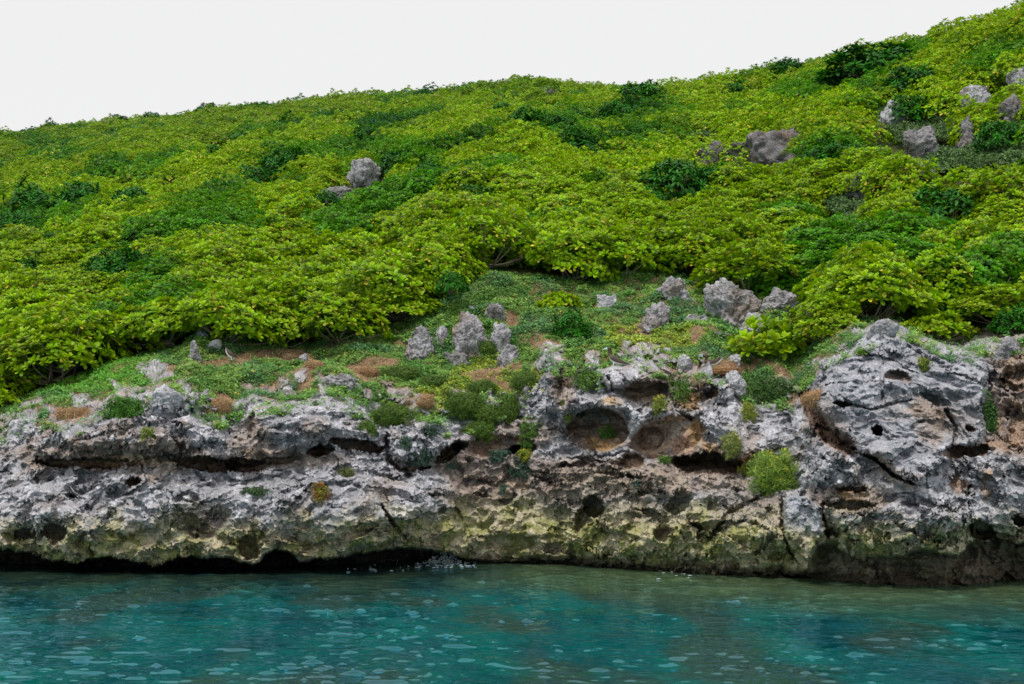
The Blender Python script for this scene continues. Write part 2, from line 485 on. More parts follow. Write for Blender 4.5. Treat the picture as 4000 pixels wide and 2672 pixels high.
def seg_dist(px, row, pl):
    best = np.full(px.shape, 1e9)
    for (x0, y0), (x1, y1) in zip(pl[:-1], pl[1:]):
        dx, dy = x1 - x0, y1 - y0
        t = np.clip(((px - x0) * dx + (row - y0) * dy) / (dx * dx + dy * dy), 0, 1)
        best = np.minimum(best, np.hypot(px - x0 - t * dx, row - y0 - t * dy))
    return best

PXA = np.concatenate([np.arange(-820, -120, 9.0), np.arange(-120, 4120, 2.9), np.arange(4121, 4830, 9.0)])
ROWA = np.arange(1046, 2345, 2.9)
PX, ROW = np.meshgrid(PXA, ROWA)

# warp the drawing of the features so that no outline is a clean ellipse
pp = np.stack([PX / 100, ROW / 100, 0 * PX], -1)
wxn = 26 * fbm(pp, 1.1, 4) + 9 * fbm(pp, 5.0, 2)
wyn = 16 * fbm(pp, 1.1, 4, off=31.0) + 8 * fbm(pp, 5.0, 2, off=55.0)
PW, RW = PX + wxn, ROW + wyn

Yw = CH / np.maximum(-ray(PX, interp(WL, PX))[1], 0.02)
lip = interp(LIP, PX + 8 * fbm(pp, 3.0, 3, off=9.0) * 1.0) + 14 * fbm(pp * [1, 0, 1], 2.2, 3, off=70.)
crest = interp(CREST, PX)
und = interp(UNDER, PX)
Ylip = Yw - und
t = np.clip((lip - ROW) / (lip - crest), 0, 1)
prof = np.interp(t, [0, .06, .2, .35, .48, .56, .62, .8, 1.0], [0.02, -0.02, -0.02, .10, .26, .46, .50, .62, 1.0])
Yc = interp(YC, PX)
Y = Ylip + (Yc - Ylip) * prof
below = sstep(0, 16, ROW - lip)
Y = Y * (1 - below) + (Yw + 0.15 + 0.8 * sstep(0.3, 0.9, und) * sstep(3400, 2900, PX)) * below
above = ROW < crest
Y = np.where(above, np.maximum(terrace_Y(PX, ROW), Y), Y)
hillm = ROW < interp(SHRUB, PX)
Y = np.where(hillm, np.maximum(Y, hill_Y(PX, ROW)), Y)

face = sstep(-30, 40, ROW - crest)              # 1 on the rock face, 0 on the terrace
smooth_in = np.zeros_like(Y)                    # inside of hollows
for (cx, cy, rx, ry, an, dep, soft, rampf) in FEAT:
    m0 = (np.abs(PW - cx) < max(rx, ry) * 1.3) & (np.abs(RW - cy) < max(rx, ry) * 1.3)
    if not m0.any():
        continue
    ca, sa = math.cos(math.radians(an)), math.sin(math.radians(an))
    wk = 0.3 if (cx, cy) == (2335, 1676) else 1.0     # the round cave keeps its round mouth
    ax, ay = PX + (PW - PX) * wk - cx, ROW + (RW - ROW) * wk - cy
    u, v = (ax * ca + ay * sa) / rx, (-ax * sa + ay * ca) / ry
    d = 1 - (u * u + v * v)
    m = sstep(0, soft, d)
    if rampf:
        m = m * np.clip(0.10 + 1.05 * (1 - v) / 1.45, 0, 1)
    if dep < 0:
        m = sstep(0, 0.25 + 0.75 * soft, d) * (0.6 + 0.4 * np.clip(d, 0, 1))
    Y = Y + dep * m * np.where(dep < 0, 1, 1)
    if dep > 0.3 and cx < 3850:
        smooth_in = np.maximum(smooth_in, m)
def poly_mask(px, row, pl, wd):
    pl = np.array(pl, float)
    x0, x1 = pl[:, 0].min() - wd * 2, pl[:, 0].max() + wd * 2
    y0, y1 = pl[:, 1].min() - wd * 2, pl[:, 1].max() + wd * 2
    out_ = np.zeros(px.shape)
    box = (px > x0) & (px < x1) & (row > y0) & (row < y1)
    X_, R_ = px[box], row[box]
    inside = np.zeros(X_.shape, bool)
    dist = np.full(X_.shape, 1e9)
    for (ax_, ay_), (bx_, by_) in zip(pl, np.roll(pl, -1, 0)):
        c_ = ((ay_ > R_) != (by_ > R_)) & (X_ < (bx_ - ax_) * (R_ - ay_) / (by_ - ay_ + 1e-9) + ax_)
        inside ^= c_
        dx, dy = bx_ - ax_, by_ - ay_
        t_ = np.clip(((X_ - ax_) * dx + (R_ - ay_) * dy) / (dx * dx + dy * dy), 0, 1)
        dist = np.minimum(dist, np.hypot(X_ - ax_ - t_ * dx, R_ - ay_ - t_ * dy))
    sd_ = np.where(inside, dist, -dist)
    out_[box] = sstep(-wd * 0.5, wd * 0.8, sd_)
    return out_
for pl, wd, off_ in POLYS:
    Y = Y + off_ * poly_mask(PX + wxn * 0.9, ROW + wyn * 0.9, pl, wd)
for pl, wd, dep in CRACKS:
    d = seg_dist(PX + wxn * 0.5, ROW + wyn * 0.5, pl)
    Y = Y + dep * sstep(wd, wd * 0.3, d)

# broad, uneven relief of the rock (metres)
B = at(PX, ROW, Y)
q = B * np.array([1, 0.6, 1.25])
rough = (0.35 + 0.65 * face) * (1 - 0.55 * smooth_in)
expo_px = sstep(0.05, 0.22, fbm(np.stack([PX / 130, ROW / 60, 0 * PX], -1), 1.0, 4, off=520.) + 0.25 * sstep(130, 10, crest - ROW) - 0.12 * sstep(100, 220, crest - ROW))
expo_px = expo_px * sstep(170, 90, crest - ROW)
Y = Y + rough * (0.55 * fbm(q, 0.6, 3) + 0.32 * (np.abs(fbm(q, 1.5, 3, off=5.0)) * 2 - 0.5) + 0.14 * (np.abs(fbm(q, 3.4, 3, off=65.0)) * 2 - 0.5))
_bw = q * [1, 1, 1] + 0.22 * np.stack([fbm(q, 1.6, 3, off=1.5), 0 * PX, fbm(q, 1.6, 3, off=61.5)], -1)
_nosm = np.clip(1 - 1.2 * smooth_in, 0, 1) * np.maximum(face, 0.8 * expo_px)
Y = Y + _nosm * (0.20 * blocks(_bw * [0.9, 0.4, 1.2]) + 0.11 * blocks(_bw * [2.0, 0.9, 2.8] + 9) + 0.035 * blocks(_bw * [5.0, 2, 7.0] + 19))
Y = Y - 0.35 * expo_px * (1 - face) * sstep(0, 40, crest - ROW)
# thin bedding in the ledge zone
bed = sstep(1760, 1800, ROW) * sstep(1930, 1880, ROW) * sstep(1750, 1950, PX) * sstep(3000, 2850, PX)
Y = Y + smooth_in * (0.22 * fbm(q, 1.7, 4, off=140.) + 0.07 * blocks(_bw * [2.4, 0.8, 4.0] + 50))
Y = Y + bed * 0.17 * fbm(B * np.array([2.2, 1.0, 7.0]) + 0.8 * wxn[..., None] / 26, 1.0, 4, off=3.0)
Y = Y + (1 - bed) * face * 0.08 * fbm(B * np.array([0.7, 0.5, 4.0]), 1.0, 3, off=13.0)
P = at(PX, ROW, Y)
_tr = (1 - face) * sstep(-20, 60, crest - ROW) * sstep(-60, 40, ROW - interp(SHRUB, PX))
P[..., 2] += _tr * (0.34 * fbm(P * [1, 1, 0], 0.75, 3, off=701.) + 0.10 * fbm(P * [1, 1, 0], 2.4, 3, off=731.))

def grid_normals(P):
    du = np.gradient(P, axis=1)
    dv = np.gradient(P, axis=0)
    n = np.cross(dv, du)
    n /= np.linalg.norm(n, axis=-1)[..., None] + 1e-9
    n[n[..., 1] > 0.2] *= 1
    return n

def karst(P, fine=1.0):
    """pits and sharp ridges of weathered limestone, metres along the normal"""
    wq = P + 0.10 * np.stack([fbm(P, 2.2, 2, off=1.), fbm(P, 2.2, 2, off=41.), fbm(P, 2.2, 2, off=81.)], -1)
    h = 0.13 * (worley(wq * 1.9) ** 2 - 0.4)
    h = h + 0.11 * (worley(wq * 4.3 + 7) ** 2 - 0.4)
    m = sstep(-0.35, 0.35, fbm(P, 0.9, 2, off=22.))
    h = h + fine * (0.06 * m + 0.02) * (np.minimum(worley(wq * 9.5 + 3), 0.75) ** 2 - 0.3)
    h = h - 0.13 * sstep(0.34, 0.14, worley(wq * 3.1 + 13)) * m
    h = h - 0.065 * sstep(0.34, 0.16, worley(wq * 7.0 + 23))
    h = h + 0.03 * fbm(P, 9.0, 3, off=3.0)
    return h

Nn = grid_normals(P)
k_amp = (0.25 + 0.85 * np.maximum(face, expo_px)) * (1 - 0.50 * smooth_in) * (0.55 + 0.6 * sstep(-0.4, 0.3, fbm(B, 0.5, 2, off=90.)))
bigr = poly_mask(PX, ROW, POLYS[0][0], 60) + poly_mask(PX, ROW, POLYS[6][0], 20) + poly_mask(PX, ROW, POLYS[8][0], 60)
slab = 0.55 * bigr + np.exp(-(((PX - 2980) / 200) ** 2 + ((ROW - 1680) / 110) ** 2)) + np.exp(-(((PX - 1350) / 260) ** 2 + ((ROW - 2050) / 90) ** 2))
k_amp = k_amp * 0.66 * (1 - 0.45 * np.clip(slab, 0, 1)) * (1 - 0.7 * below * sstep(0.3, 0.9, und)) * (1 - 0.35 * sstep(40, 0, np.abs(ROW - lip)))
P = P - Nn * 0 + Nn * (karst(P) * k_amp)[..., None] * np.sign((Nn * np.array([0, -1, 0.3])).sum(-1))[..., None]
CL_P, CL_Y = P, P[..., 1]

def cliff_point(px, row):
    """the finished surface below a photo pixel (px, row arrays)"""
    i = np.clip(np.searchsorted(PXA, px), 1, len(PXA) - 2)
    j = np.clip(((np.asarray(row) - ROWA[0]) / 2.9).round().astype(int), 0, len(ROWA) - 1)
    return CL_P[j, i]

# --- colour of the rock
def rock_colour(P, warm=0.0, dark=0.0):
    n1 = fbm(P, 0.9, 4, off=200.)
    n2 = fbm(P, 3.5, 4, off=240.)
    n3 = fbm(P, 11.0, 3, off=280.)
    c = lerp3((0.29, 0.288, 0.31), (0.47, 0.465, 0.50), sstep(-0.45, 0.45, n1 + 0.5 * n2))
    c = lerp3(c, (0.74, 0.745, 0.79), sstep(0.12, 0.40, 0.6 * n2 + 0.9 * n3) * 0.8)
    c = lerp3(c, (0.095, 0.09, 0.095), sstep(0.16, 0.44, -0.7 * n2 + 0.8 * n3) * 0.5)
    wn = np.clip(warm + 0.75 * sstep(0.05, 0.40, fbm(P, 0.9, 4, off=320.)), 0, 1)
    wc = lerp3((0.20, 0.135, 0.10), (0.40, 0.31, 0.24), sstep(-0.3, 0.3, fbm(P, 4.0, 3, off=350.)))
    c = lerp3(c, wc, wn * 0.8)
    return c

def blob(cx, cy, rx, ry, an=0):
    ca, sa = math.cos(math.radians(an)), math.sin(math.radians(an))
    u = ((PW - cx) * ca + (RW - cy) * sa) / rx
    v = (-(PW - cx) * sa + (RW - cy) * ca) / ry
    return sstep(1.25, 0.6, np.hypot(u, v))

z = CL_P[..., 2]
warm = np.zeros_like(z)
for b in [(2440, 1860, 560, 70, 3), (2030, 1850, 330, 90, 8), (3240, 1640, 60, 110, -30), (3300, 1950, 160, 60, 5), (2200, 1500, 50, 110), (450, 1780, 420, 60, 0), (1100, 1790, 260, 40, 0),
          (2700, 1780, 170, 70, 0), (3975, 1540, 120, 260), (2000, 1700, 200, 70, -5), (2620, 1520, 150, 80), (980, 1740, 90, 120), (640, 1780, 140, 80), (2900, 1790, 90, 40), (1880, 1940, 160, 60)]:
    warm = np.maximum(warm, blob(*b) * 0.85)
C = rock_colour(CL_P, warm)
nA = fbm(CL_P, 3.0, 4, off=400.)
nB = fbm(CL_P, 1.2, 3, off=430.)
brown = np.clip(smooth_in * 1.2, 0, 1) * sstep(1960, 1900, ROW)
C = lerp3(C, lerp3(lerp3((0.27, 0.155, 0.105), (0.62, 0.45, 0.33), sstep(-0.3, 0.3, nA)), (0.42, 0.40, 0.38), sstep(0.1, 0.4, fbm(CL_P, 2.2, 4, off=860.)) * 0.7), brown * 0.88)
C = lerp3(C, (0.23, 0.14, 0.095), 0.85 * sstep(52, 22, seg_dist(PX + wxn * 0.5, ROW + wyn * 0.5, [(3150, 1540), (3175, 1610), (3235, 1690), (3310, 1745)])))
org = np.zeros_like(z)
for b, a in [((2350, 1730, 105, 30, -4), .9), ((2720, 1690, 40, 46, 10), .9), ((2700, 1568, 60, 40, 0), .9), ((2590, 1640, 80, 14, 0), .3), ((3975, 1660, 100, 100), .5), ((3940, 1740, 130, 30), .65),
             ((2390, 1560, 50, 20, 0), .7), ((3620, 1600, 130, 60, 20), .45), ((3480, 1840, 120, 30, 38), .5), ((3860, 1890, 30, 60), .6), ((2930, 1800, 60, 22), .8), ((3320, 1930, 50, 24), .7),
             ((480, 1800, 220, 22, 0), .55), ((1000, 1770, 60, 24), .4), ((2790, 1745, 60, 16), .6), ((3980, 1450, 80, 90), .5), ((3640, 1690, 60, 70, 10), .4), ((2000, 1900, 70, 24), .4)]:
    org = np.maximum(org, blob(*b) * a * sstep(-0.45, 0.15, nA))
C = lerp3(C, lerp3(lerp3((0.42, 0.24, 0.09), (0.60, 0.40, 0.20), sstep(-0.3, 0.3, nB)), lerp3((0.15, 0.075, 0.04), (0.42, 0.25, 0.14), sstep(-0.3, 0.3, nA)), sstep(3800, 3860, PX) * 0.8), org)
# algae and salt-stained band over the water: height above the sea, with an uneven upper edge
za = z + 0.55 * nB + 0.35 * nA
mid_ = blob(2450, 1980, 640, 170) * 0.55
C = lerp3(C, lerp3((0.20, 0.155, 0.11), (0.42, 0.35, 0.26), sstep(-0.3, 0.3, fbm(CL_P, 2.6, 4, off=777.))), mid_ * sstep(-0.35, 0.1, nB))
alg = sstep(1.55, 0.85, za + 0.25 * sstep(2000, 900, PX))
oc = lerp3((0.52, 0.45, 0.30), (0.30, 0.30, 0.09), sstep(-0.25, 0.25, fbm(CL_P, 2.0, 4, off=460.)))
oc = lerp3(oc, (0.62, 0.58, 0.38), sstep(0.12, 0.42, fbm(CL_P, 5.5, 3, off=480.)) * 0.8)
oc = lerp3(oc, (0.12, 0.105, 0.055), sstep(0.16, 0.42, fbm(CL_P, 4.5, 3, off=490.)) * 0.55)
C = lerp3(C, oc, alg * 0.92)
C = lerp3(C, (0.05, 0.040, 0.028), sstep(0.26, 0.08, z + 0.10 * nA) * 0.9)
C = lerp3(C, lerp3((0.045, 0.040, 0.032), (0.10, 0.080, 0.058), sstep(3000, 3200, PX)), below * sstep(0.3, 0.8, und) * 0.95)  # undercut behind the lip painted dark: wet algae, plus its shade put into the colour
# terrace soil
terr = sstep(6, -34, ROW - crest + 60 * fbm(CL_P, 1.8, 3, off=500.)) 
soil = lerp3((0.20, 0.115, 0.065), (0.36, 0.22, 0.13), sstep(-0.3, 0.3, nA))
expo = expo_px
C = lerp3(C, (0.30, 0.315, 0.36), np.clip(poly_mask(PX, ROW, POLYS[0][0], 60), 0, 1) * 0.45 * (1 - org))
C = lerp3(C, (0.40, 0.43, 0.50), np.clip(poly_mask(PX, ROW, POLYS[6][0], 20), 0, 1) * 0.6 * sstep(2110, 2040, ROW))
C = lerp3(C, soil, terr * (1 - 0.9 * expo))

Fc = grid_faces(len(ROWA), len(PXA))
keep = (ROW >= interp(SHRUB, PX) - 30)
keepf = keep.ravel()[Fc].all(axis=1)
Fc = Fc[keepf]
used = np.zeros(PX.size, bool); used[Fc.ravel()] = True
remap = np.cumsum(used) - 1
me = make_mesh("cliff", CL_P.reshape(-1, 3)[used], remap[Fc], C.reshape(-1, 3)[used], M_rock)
tag(link("cliff", me), kind='structure')

# ------------------------------------------------------------------ the hill
hp = np.arange(-1500, 5501, 35.0)
tY = np.concatenate([np.linspace(0, 1, 150) ** 1.4])
HPX, T = np.meshgrid(hp, tY)
hYs = interp(YS, HPX) - 0.3
HY = hYs + T * (210 - hYs)
HZ = hill_z(HPX, HY)
_dep = HY * math.cos(TH) + (HZ - CH) * math.sin(TH)
HX = (HPX - W0 / 2) / F * _dep
HZ = HZ + hill_noise(HX, HY) - 0.10
HP = np.stack([HX, HY, HZ], -1)
hn = fbm(HP, 0.5, 3, off=33.)
HC = lerp3((0.03, 0.055, 0.015), (0.075, 0.07, 0.03), sstep(-0.3, 0.4, hn))
tag(link("hill", make_mesh("hill", HP, grid_faces(len(tY), len(hp)), HC.reshape(-1, 3), M_soil)), kind='structure')

# ------------------------------------------------------------------ the sea
xa = np.concatenate([-np.geomspace(14, 400, 30)[::-1], np.arange(-13.9, 13.9, 0.05), np.geomspace(14, 400, 30)])
ya = np.concatenate([-np.geomspace(1, 500, 24)[::-1], np.arange(0, 12, 0.25), np.arange(12, 31.5, 0.045), np.arange(31.6, 36, 0.4)])
XX, YY = np.meshgrid(xa, ya)
dens = sstep(13.8, 12.5, np.abs(XX)) * sstep(8, 13, YY)
zz = np.zeros_like(XX)
wr = np.random.default_rng(5)
Q = np.stack([XX, YY, 0 * XX], -1)
wob = 0.5 * fbm(Q, 0.5, 2)
grp = 0.45 + 0.9 * sstep(-0.25, 0.35, fbm(Q, 0.33, 2, off=61.))
for lam, amp, nn in ((3.0, 0.008, 4), (1.3, 0.0030, 5), (0.62, 0.0016, 8), (0.36, 0.0012, 8), (0.22, 0.0007, 8)):
    for k in range(nn):
        a = wr.normal(0.25, 1.1) + math.pi / 2
        kk = 2 * math.pi / (lam * wr.uniform(0.8, 1.25))
        ph = wr.uniform(0, 7)
        s_ = np.sin(kk * (XX * math.cos(a) + YY * math.sin(a)) + ph + 2.2 * wob * lam ** -0.5)
        zz += amp * (np.exp(s_ - 0.4) - 0.9) * grp * (0.75 if lam < 1 else 1)
wv_ = Q + 0.12 * np.stack([fbm(Q, 2.0, 2, off=3.), fbm(Q, 2.0, 2, off=73.), 0 * XX], -1)
cl_ = sstep(-0.30, 0.35, fbm(Q * [0.8, 1.3, 1], 0.45, 3, off=161.))
for (fx_, fy_, am_, th_, of_) in ((2.8, 3.4, 0.026, 0.25, 5.), (4.8, 5.4, 0.018, 0.17, 25.), (7.5, 8.0, 0.012, 0.17, 65.), (1.5, 2.2, 0.030, 0.42, 45.)):
    zz += am_ * (0.45 + 0.8 * cl_) * sstep(th_, th_ + 0.55, perlin(wv_ * np.array([fx_, fy_, 1.0]) + of_))
zz *= dens * (0.45 + 0.55 * sstep(29.5, 24, YY))
SEA = np.stack([XX, YY, zz], -1)
m = bpy.data.materials.new("sea_water")
m.use_nodes = True
t_ = m.node_tree; N, L = t_.nodes, t_.links
N.remove(N["Principled BSDF"])
p = N.new('ShaderNodeBsdfDiffuse')
gl = N.new('ShaderNodeBsdfGlossy')
fr = N.new('ShaderNodeFresnel')
fr.inputs['IOR'].default_value = 1.33
mxw = N.new('ShaderNodeMixShader')
tcw = N.new("ShaderNodeTexCoord")
a = N.new("ShaderNodeAttribute"); a.attribute_name = 'Col'
L.new(a.outputs['Color'], p.inputs['Color'])
gl.inputs['Roughness'].default_value = 0.03
gl.inputs["Color"].default_value = (0.42, 0.80, 0.96, 1.0)
L.new(fr.outputs[0], mxw.inputs[0]); L.new(p.outputs[0], mxw.inputs[1]); L.new(gl.outputs[0], mxw.inputs[2])
L.new(mxw.outputs[0], N['Material Output'].inputs['Surface'])
nz = N.new("ShaderNodeTexNoise"); nz.inputs['Scale'].default_value = 5.5; nz.inputs['Detail'].default_value = 5
mp = N.new("ShaderNodeMapping"); mp.inputs['Scale'].default_value = (0.7, 1.5, 1)
L.new(tcw.outputs['Object'], mp.inputs[0]); L.new(mp.outputs[0], nz.inputs['Vector'])
b = N.new("ShaderNodeBump"); b.inputs['Strength'].default_value = 0.6; b.inputs['Distance'].default_value = 0.003
L.new(nz.outputs['Fac'], b.inputs['Height']); L.new(b.outputs[0], gl.inputs['Normal']); L.new(b.outputs[0], fr.inputs['Normal'])
# colour of the water: deep teal, olive where the rocky bottom is shallow
wpx = W0 / 2 + F * XX / np.maximum(YY, 5)
sh = sstep(-7.5, -1.5, YY - interp([(-900, 29), (0, 28.5), (1500, 29.5), (2000, 29.6), (3300, 26.5), (4900, 26)], wpx) + 1.6 * fbm(Q, 0.35, 4, off=10.))
right = sstep(1700, 2300, wpx)
n_ = fbm(Q * np.array([1.1, 0.5, 1]), 0.9, 4, off=20.)
WC = lerp3((0.000, 0.050, 0.062), (0.0, 0.098, 0.092), sstep(-0.4, 0.4, fbm(Q * np.array([1.0, 0.42, 1]), 0.8, 4, off=50.)))
WC = lerp3(WC, (0.026, 0.046, 0.034), sstep(0.0, 0.3, fbm(Q * np.array([1.0, 0.42, 1]), 0.55, 4, off=77.)) * 0.75)
shc = lerp3((0.012, 0.028, 0.025), (0.075, 0.110, 0.050), np.clip(right * 0.8 + 0.15 + 0.6 * n_, 0, 1))
WC = lerp3(WC, shc, sh * 0.95)
tag(link("water", make_mesh("water", SEA, grid_faces(len(ya), len(xa))[:, ::-1], WC.reshape(-1, 3), m)), kind='structure')

# ------------------------------------------------------------------ boulders and outcrops
def ico(sub):
    import bmesh
    bm = bmesh.new()
    bmesh.ops.create_icosphere(bm, subdivisions=sub, radius=1.0)
    V = np.array([v.co[:] for v in bm.verts])
    Fq = np.array([[v.index for v in f.verts] for f in bm.faces])
    bm.free()
    return V, Fq
ICO = {k: ico(k) for k in (3, 5, 6)}
def canopy_Y(px, row, h):
    """depth at which the sight line comes within h of the hill's ground"""
    yy = np.arange(float(interp(YS, px)) - 1, 170, 0.15)
    P_ = at(np.full(len(yy), float(px)), float(row), yy)
    g_ = hill_ground(P_[:, 0], P_[:, 1])[0]
    hit = np.where(P_[:, 2] <= g_ + h)[0]
    return float(yy[hit[0]]) if len(hit) else float(interp(YK, px)) + 2.0
EXCL = []        # picture boxes that nearer shrubs leave open: (x0, x1, y0, y1, Y)

def boulder(px, row, wpx, hpx, label, kind='block', on='terrace', name='limestone_boulder', pale=0.0, group=None, tilt=0.0, bury=0.45):
    """row = middle of the visible part, wpx/hpx its size in photo pixels"""
    V, Fq = ICO[6 if wpx > 120 or hpx > 120 else 5]
    if on == 'terrace':
        Yg = float(cliff_point(px, row + hpx * 0.5)[1]) + 0.1
    else:
        Yg = canopy_Y(px, row, 0.75) - 0.2
    k = Yg / F
    w_, h_ = wpx * k / 2, hpx * k / 2 * (1 + bury)
    d_ = max(w_, h_) * 0.8 if on == 'hill' else 0.6 * (w_ + h_) / 2 + 0.05
    c = at(px, row + hpx * bury * 0.5, Yg + d_ * 0.55)
    S = V.copy()
    if kind == 'block':
        S = np.sign(S) * np.abs(S) ** 0.66
        S /= np.maximum(np.linalg.norm(S, axis=1) ** 0.35, 1e-3)[:, None]
    rgb_ = np.random.default_rng(int(px * 3 + row * 5))
    for _ in range(9):                       # broken faces
        n_ = rgb_.normal(size=3) * [1, 1, 0.8]; n_ /= np.linalg.norm(n_)
        d_c = rgb_.uniform(0.50, 0.80)
        ex = np.maximum(S @ n_ - d_c, 0)
        S = S - 0.88 * ex[:, None] * n_
    if kind == 'spire':
        tpr = 1 - 0.48 * sstep(-0.4, 1.0, S[:, 2])
        S = S * np.stack([tpr, tpr, np.ones_like(tpr)], -1)
        S[:, 0] += tilt * S[:, 2]
    Lc = S * np.array([w_, d_, h_])
    seed = (px * 0.37 + row * 0.11) % 97
    size = min(w_, h_)
    Q_ = Lc + seed
    nr = V
    rel = 0.34 * size * fbm(Q_, 0.9 / size, 3) + 0.14 * size * (1 - 2 * np.abs(fbm(Q_, 1.9 / size, 3, off=4.)))
    rel = rel + size * (0.12 * blocks(Q_ * 0.8 / size) + 0.06 * blocks(Q_ * 1.8 / size + 5))
    kk = karst(Q_ * (1.0 if size > 0.45 else 1.6)) * min(1.0, size / 0.5) * (1.1 if size > 0.45 else 0.75)
    Lc = Lc + nr * (rel + kk)[:, None]
    C_ = rock_colour(Q_ * 1.3, 0.25 * (1 - pale)) * (0.74 + 0.2 * max(pale, 0)) * (0.8 if on == 'hill' else 1)
    C_ = lerp3(C_, (0.66, 0.66, 0.68), pale * 0.55 * sstep(-0.3, 0.3, fbm(Q_, 3.0, 3)))
    if pale < 0:
        C_ = C_ * (1 + 0.45 * pale)
    me_ = make_mesh(name, Lc, Fq, C_, M_rock)
    o = link(name, me_, loc=tuple(c))
    tag(o, label, 'boulder' if 'boulder' in name else 'rock', group)
    wpx *= 0.8 if on == 'hill' else 1; hpx *= 0.8 if on == 'hill' else 1
    EXCL.append((px - wpx * 0.46, px + wpx * 0.46, row - hpx * 0.46, row + hpx * 0.42, Yg + 0.6))
    return o

boulder(1418, 690, 155, 125, "pale grey squarish limestone block alone in the green slope left of centre", on='hill', pale=0.5)
boulder(1310, 752, 160, 60, "low flat grey rock under leaves below the lone squarish block", on='hill', name='limestone_rock')
boulder(2995, 575, 390, 170, "wide dark grey pitted outcrop high in the shrubs on the right half", on='hill', name='limestone_outcrop', pale=-0.15)
boulder(2775, 598, 110, 120, "small dark rock half hidden by leaves beside the wide pitted outcrop", on='hill', name='limestone_rock', pale=-0.3)
boulder(3600, 565, 170, 110, "slanting grey crag with a white tip in the upper right shrubs", 'block', on='hill', name='limestone_crag', tilt=0.35)
boulder(3772, 530, 100, 170, "tall narrow grey pillar of rock in the upper right shrubs", 'spire', on='hill', name='limestone_crag', pale=-0.15)
boulder(3565, 660, 150, 60, "flat grey rock below the slanting crag with the white tip", on='hill', name='limestone_rock')
boulder(3805, 378, 150, 90, "white weathered rock above the narrow rock pillar", on='hill', name='limestone_rock', pale=0.7)
boulder(3492, 440, 110, 100, "small white rock right below the biggest dark shrub", 'spire', on='hill', name='limestone_rock', pale=0.9)
boulder(3980, 302, 90, 110, "pale rock cut by the right edge high on the slope", on='hill', name='limestone_rock', pale=0.8)
boulder(2155, 362, 90, 34, "thin grey rock just under the skyline", on='hill', name='limestone_rock')
boulder(3360, 715, 110, 100, "grey rock poking up between the bright shrubs left of the round dark shrub", 'spire', on='hill', name='limestone_rock')
boulder(3960, 450, 110, 130, "dark grey rock at the right edge beside the narrow pillar", on='hill', name='limestone_rock', pale=-0.2)

boulder(1640, 1345, 130, 150, "pointed grey rock leaning right at the left end of the terrace rock cluster", 'spire', name='limestone_crag', tilt=0.25)
boulder(1732, 1310, 60, 120, "slim upright shard of grey rock between pointed rock and large pitted mass", 'block', name='limestone_crag', pale=0.3)
boulder(1850, 1310, 150, 190, "large pitted grey rock mass in the middle of the terrace rock cluster", 'block', name='limestone_crag')
boulder(1925, 1225, 90, 80, "dark grey rock behind the top of the large pitted mass", name='limestone_boulder', tilt=.3, pale=-0.25)
boulder(1842, 1212, 44, 50, "small white knob on top of the large pitted mass", 'spire', name='limestone_rock', pale=0.9)
boulder(1950, 1325, 90, 120, "smooth rounded grey and tan rock right of the large pitted mass", 'block', name='limestone_boulder', pale=0.3)
boulder(1990, 1385, 90, 80, "small grey angular rock at the right foot of the rock cluster", name='limestone_rock', pale=0.2)
boulder(1790, 1400, 110, 60, "small dark grey slab under the rock cluster", name='limestone_rock', pale=-0.2)
boulder(2380, 1187, 115, 62, "white weathered boulder just below the shrub edge", name='limestone_boulder', pale=1.0)
boulder(2550, 1238, 150, 100, "grey pitted boulder below the shrub edge with grass all round", name='limestone_boulder')
boulder(2640, 1140, 140, 100, "grey rock face under overhanging shrub stems near the centre right", name='limestone_rock', pale=0.2)
boulder(2840, 1185, 190, 170, "biggest grey pitted boulder under the shrub edge", name='limestone_boulder', pale=0.15)
boulder(3040, 1185, 150, 90, "long grey boulder right of the biggest one, under hanging leaves", name='limestone_boulder')
boulder(3140, 1142, 70, 66, "small rounded grey boulder among leaves above the long boulder", name='limestone_boulder', pale=0.2)
boulder(2945, 1265, 130, 90, "broken pale grey rocks at the foot of the biggest boulder", name='limestone_rock', pale=0.5)
boulder(2805, 1315, 100, 56, "flat grey stone in the herbs behind the nesting bird", name='limestone_rock')
boulder(2720, 1252, 80, 56, "small grey stone between the pitted boulder and the biggest boulder", name='limestone_rock')
boulder(2603, 1371, 40, 26, "little pale stone in the herbs between the two birds on the right", name='limestone_rock', pale=0.6)
boulder(2668, 1408, 62, 56, "pale knobbly rock left of the white cone", name='limestone_rock', pale=0.7, tilt=-.2)
boulder(2757, 1452, 90, 90, "white tipped cone of rock in front of the nesting bird", 'spire', name='limestone_crag', pale=0.8)
boulder(2868, 1408, 52, 46, "pale rounded stone right of the nesting bird's tail", name='limestone_rock', pale=0.7)
boulder(2868, 1480, 90, 70, "smooth pale grey rock at the cliff edge below the nest", name='limestone_rock', pale=0.7)
boulder(2462, 1412, 60, 24, "small white and black streaked rock behind the standing bird's tail", name='limestone_rock', pale=0.8)
boulder(792, 1307, 50, 30, "white topped stone under the shrub edge above the crouching bird", name='limestone_rock', pale=0.8)
boulder(835, 1352, 74, 44, "pale grey stone left of the crouching bird", name='limestone_rock', pale=0.6)
boulder(760, 1372, 60, 80, "upright grey rock at the left end of the bare brown earth", 'block', name='limestone_rock')
boulder(1185, 1400, 44, 34, "small grey stone in the brown earth left of the hanging shrub", name='limestone_rock', pale=0.2)
boulder(1335, 1482, 150, 62, "low grey rock in the herbs above the left cliff edge", name='limestone_boulder', pale=0.2)
boulder(1590, 1548, 140, 56, "flat topped pale grey rock in the grass above the cliff", name='limestone_boulder', pale=0.3)
boulder(1130, 1540, 70, 30, "small grey slab in the herbs left of the low grey rock", name='limestone_rock')
boulder(85, 1655, 84, 40, "small rounded pale boulder at the left edge of the cliff top", name='limestone_boulder', pale=0.6)
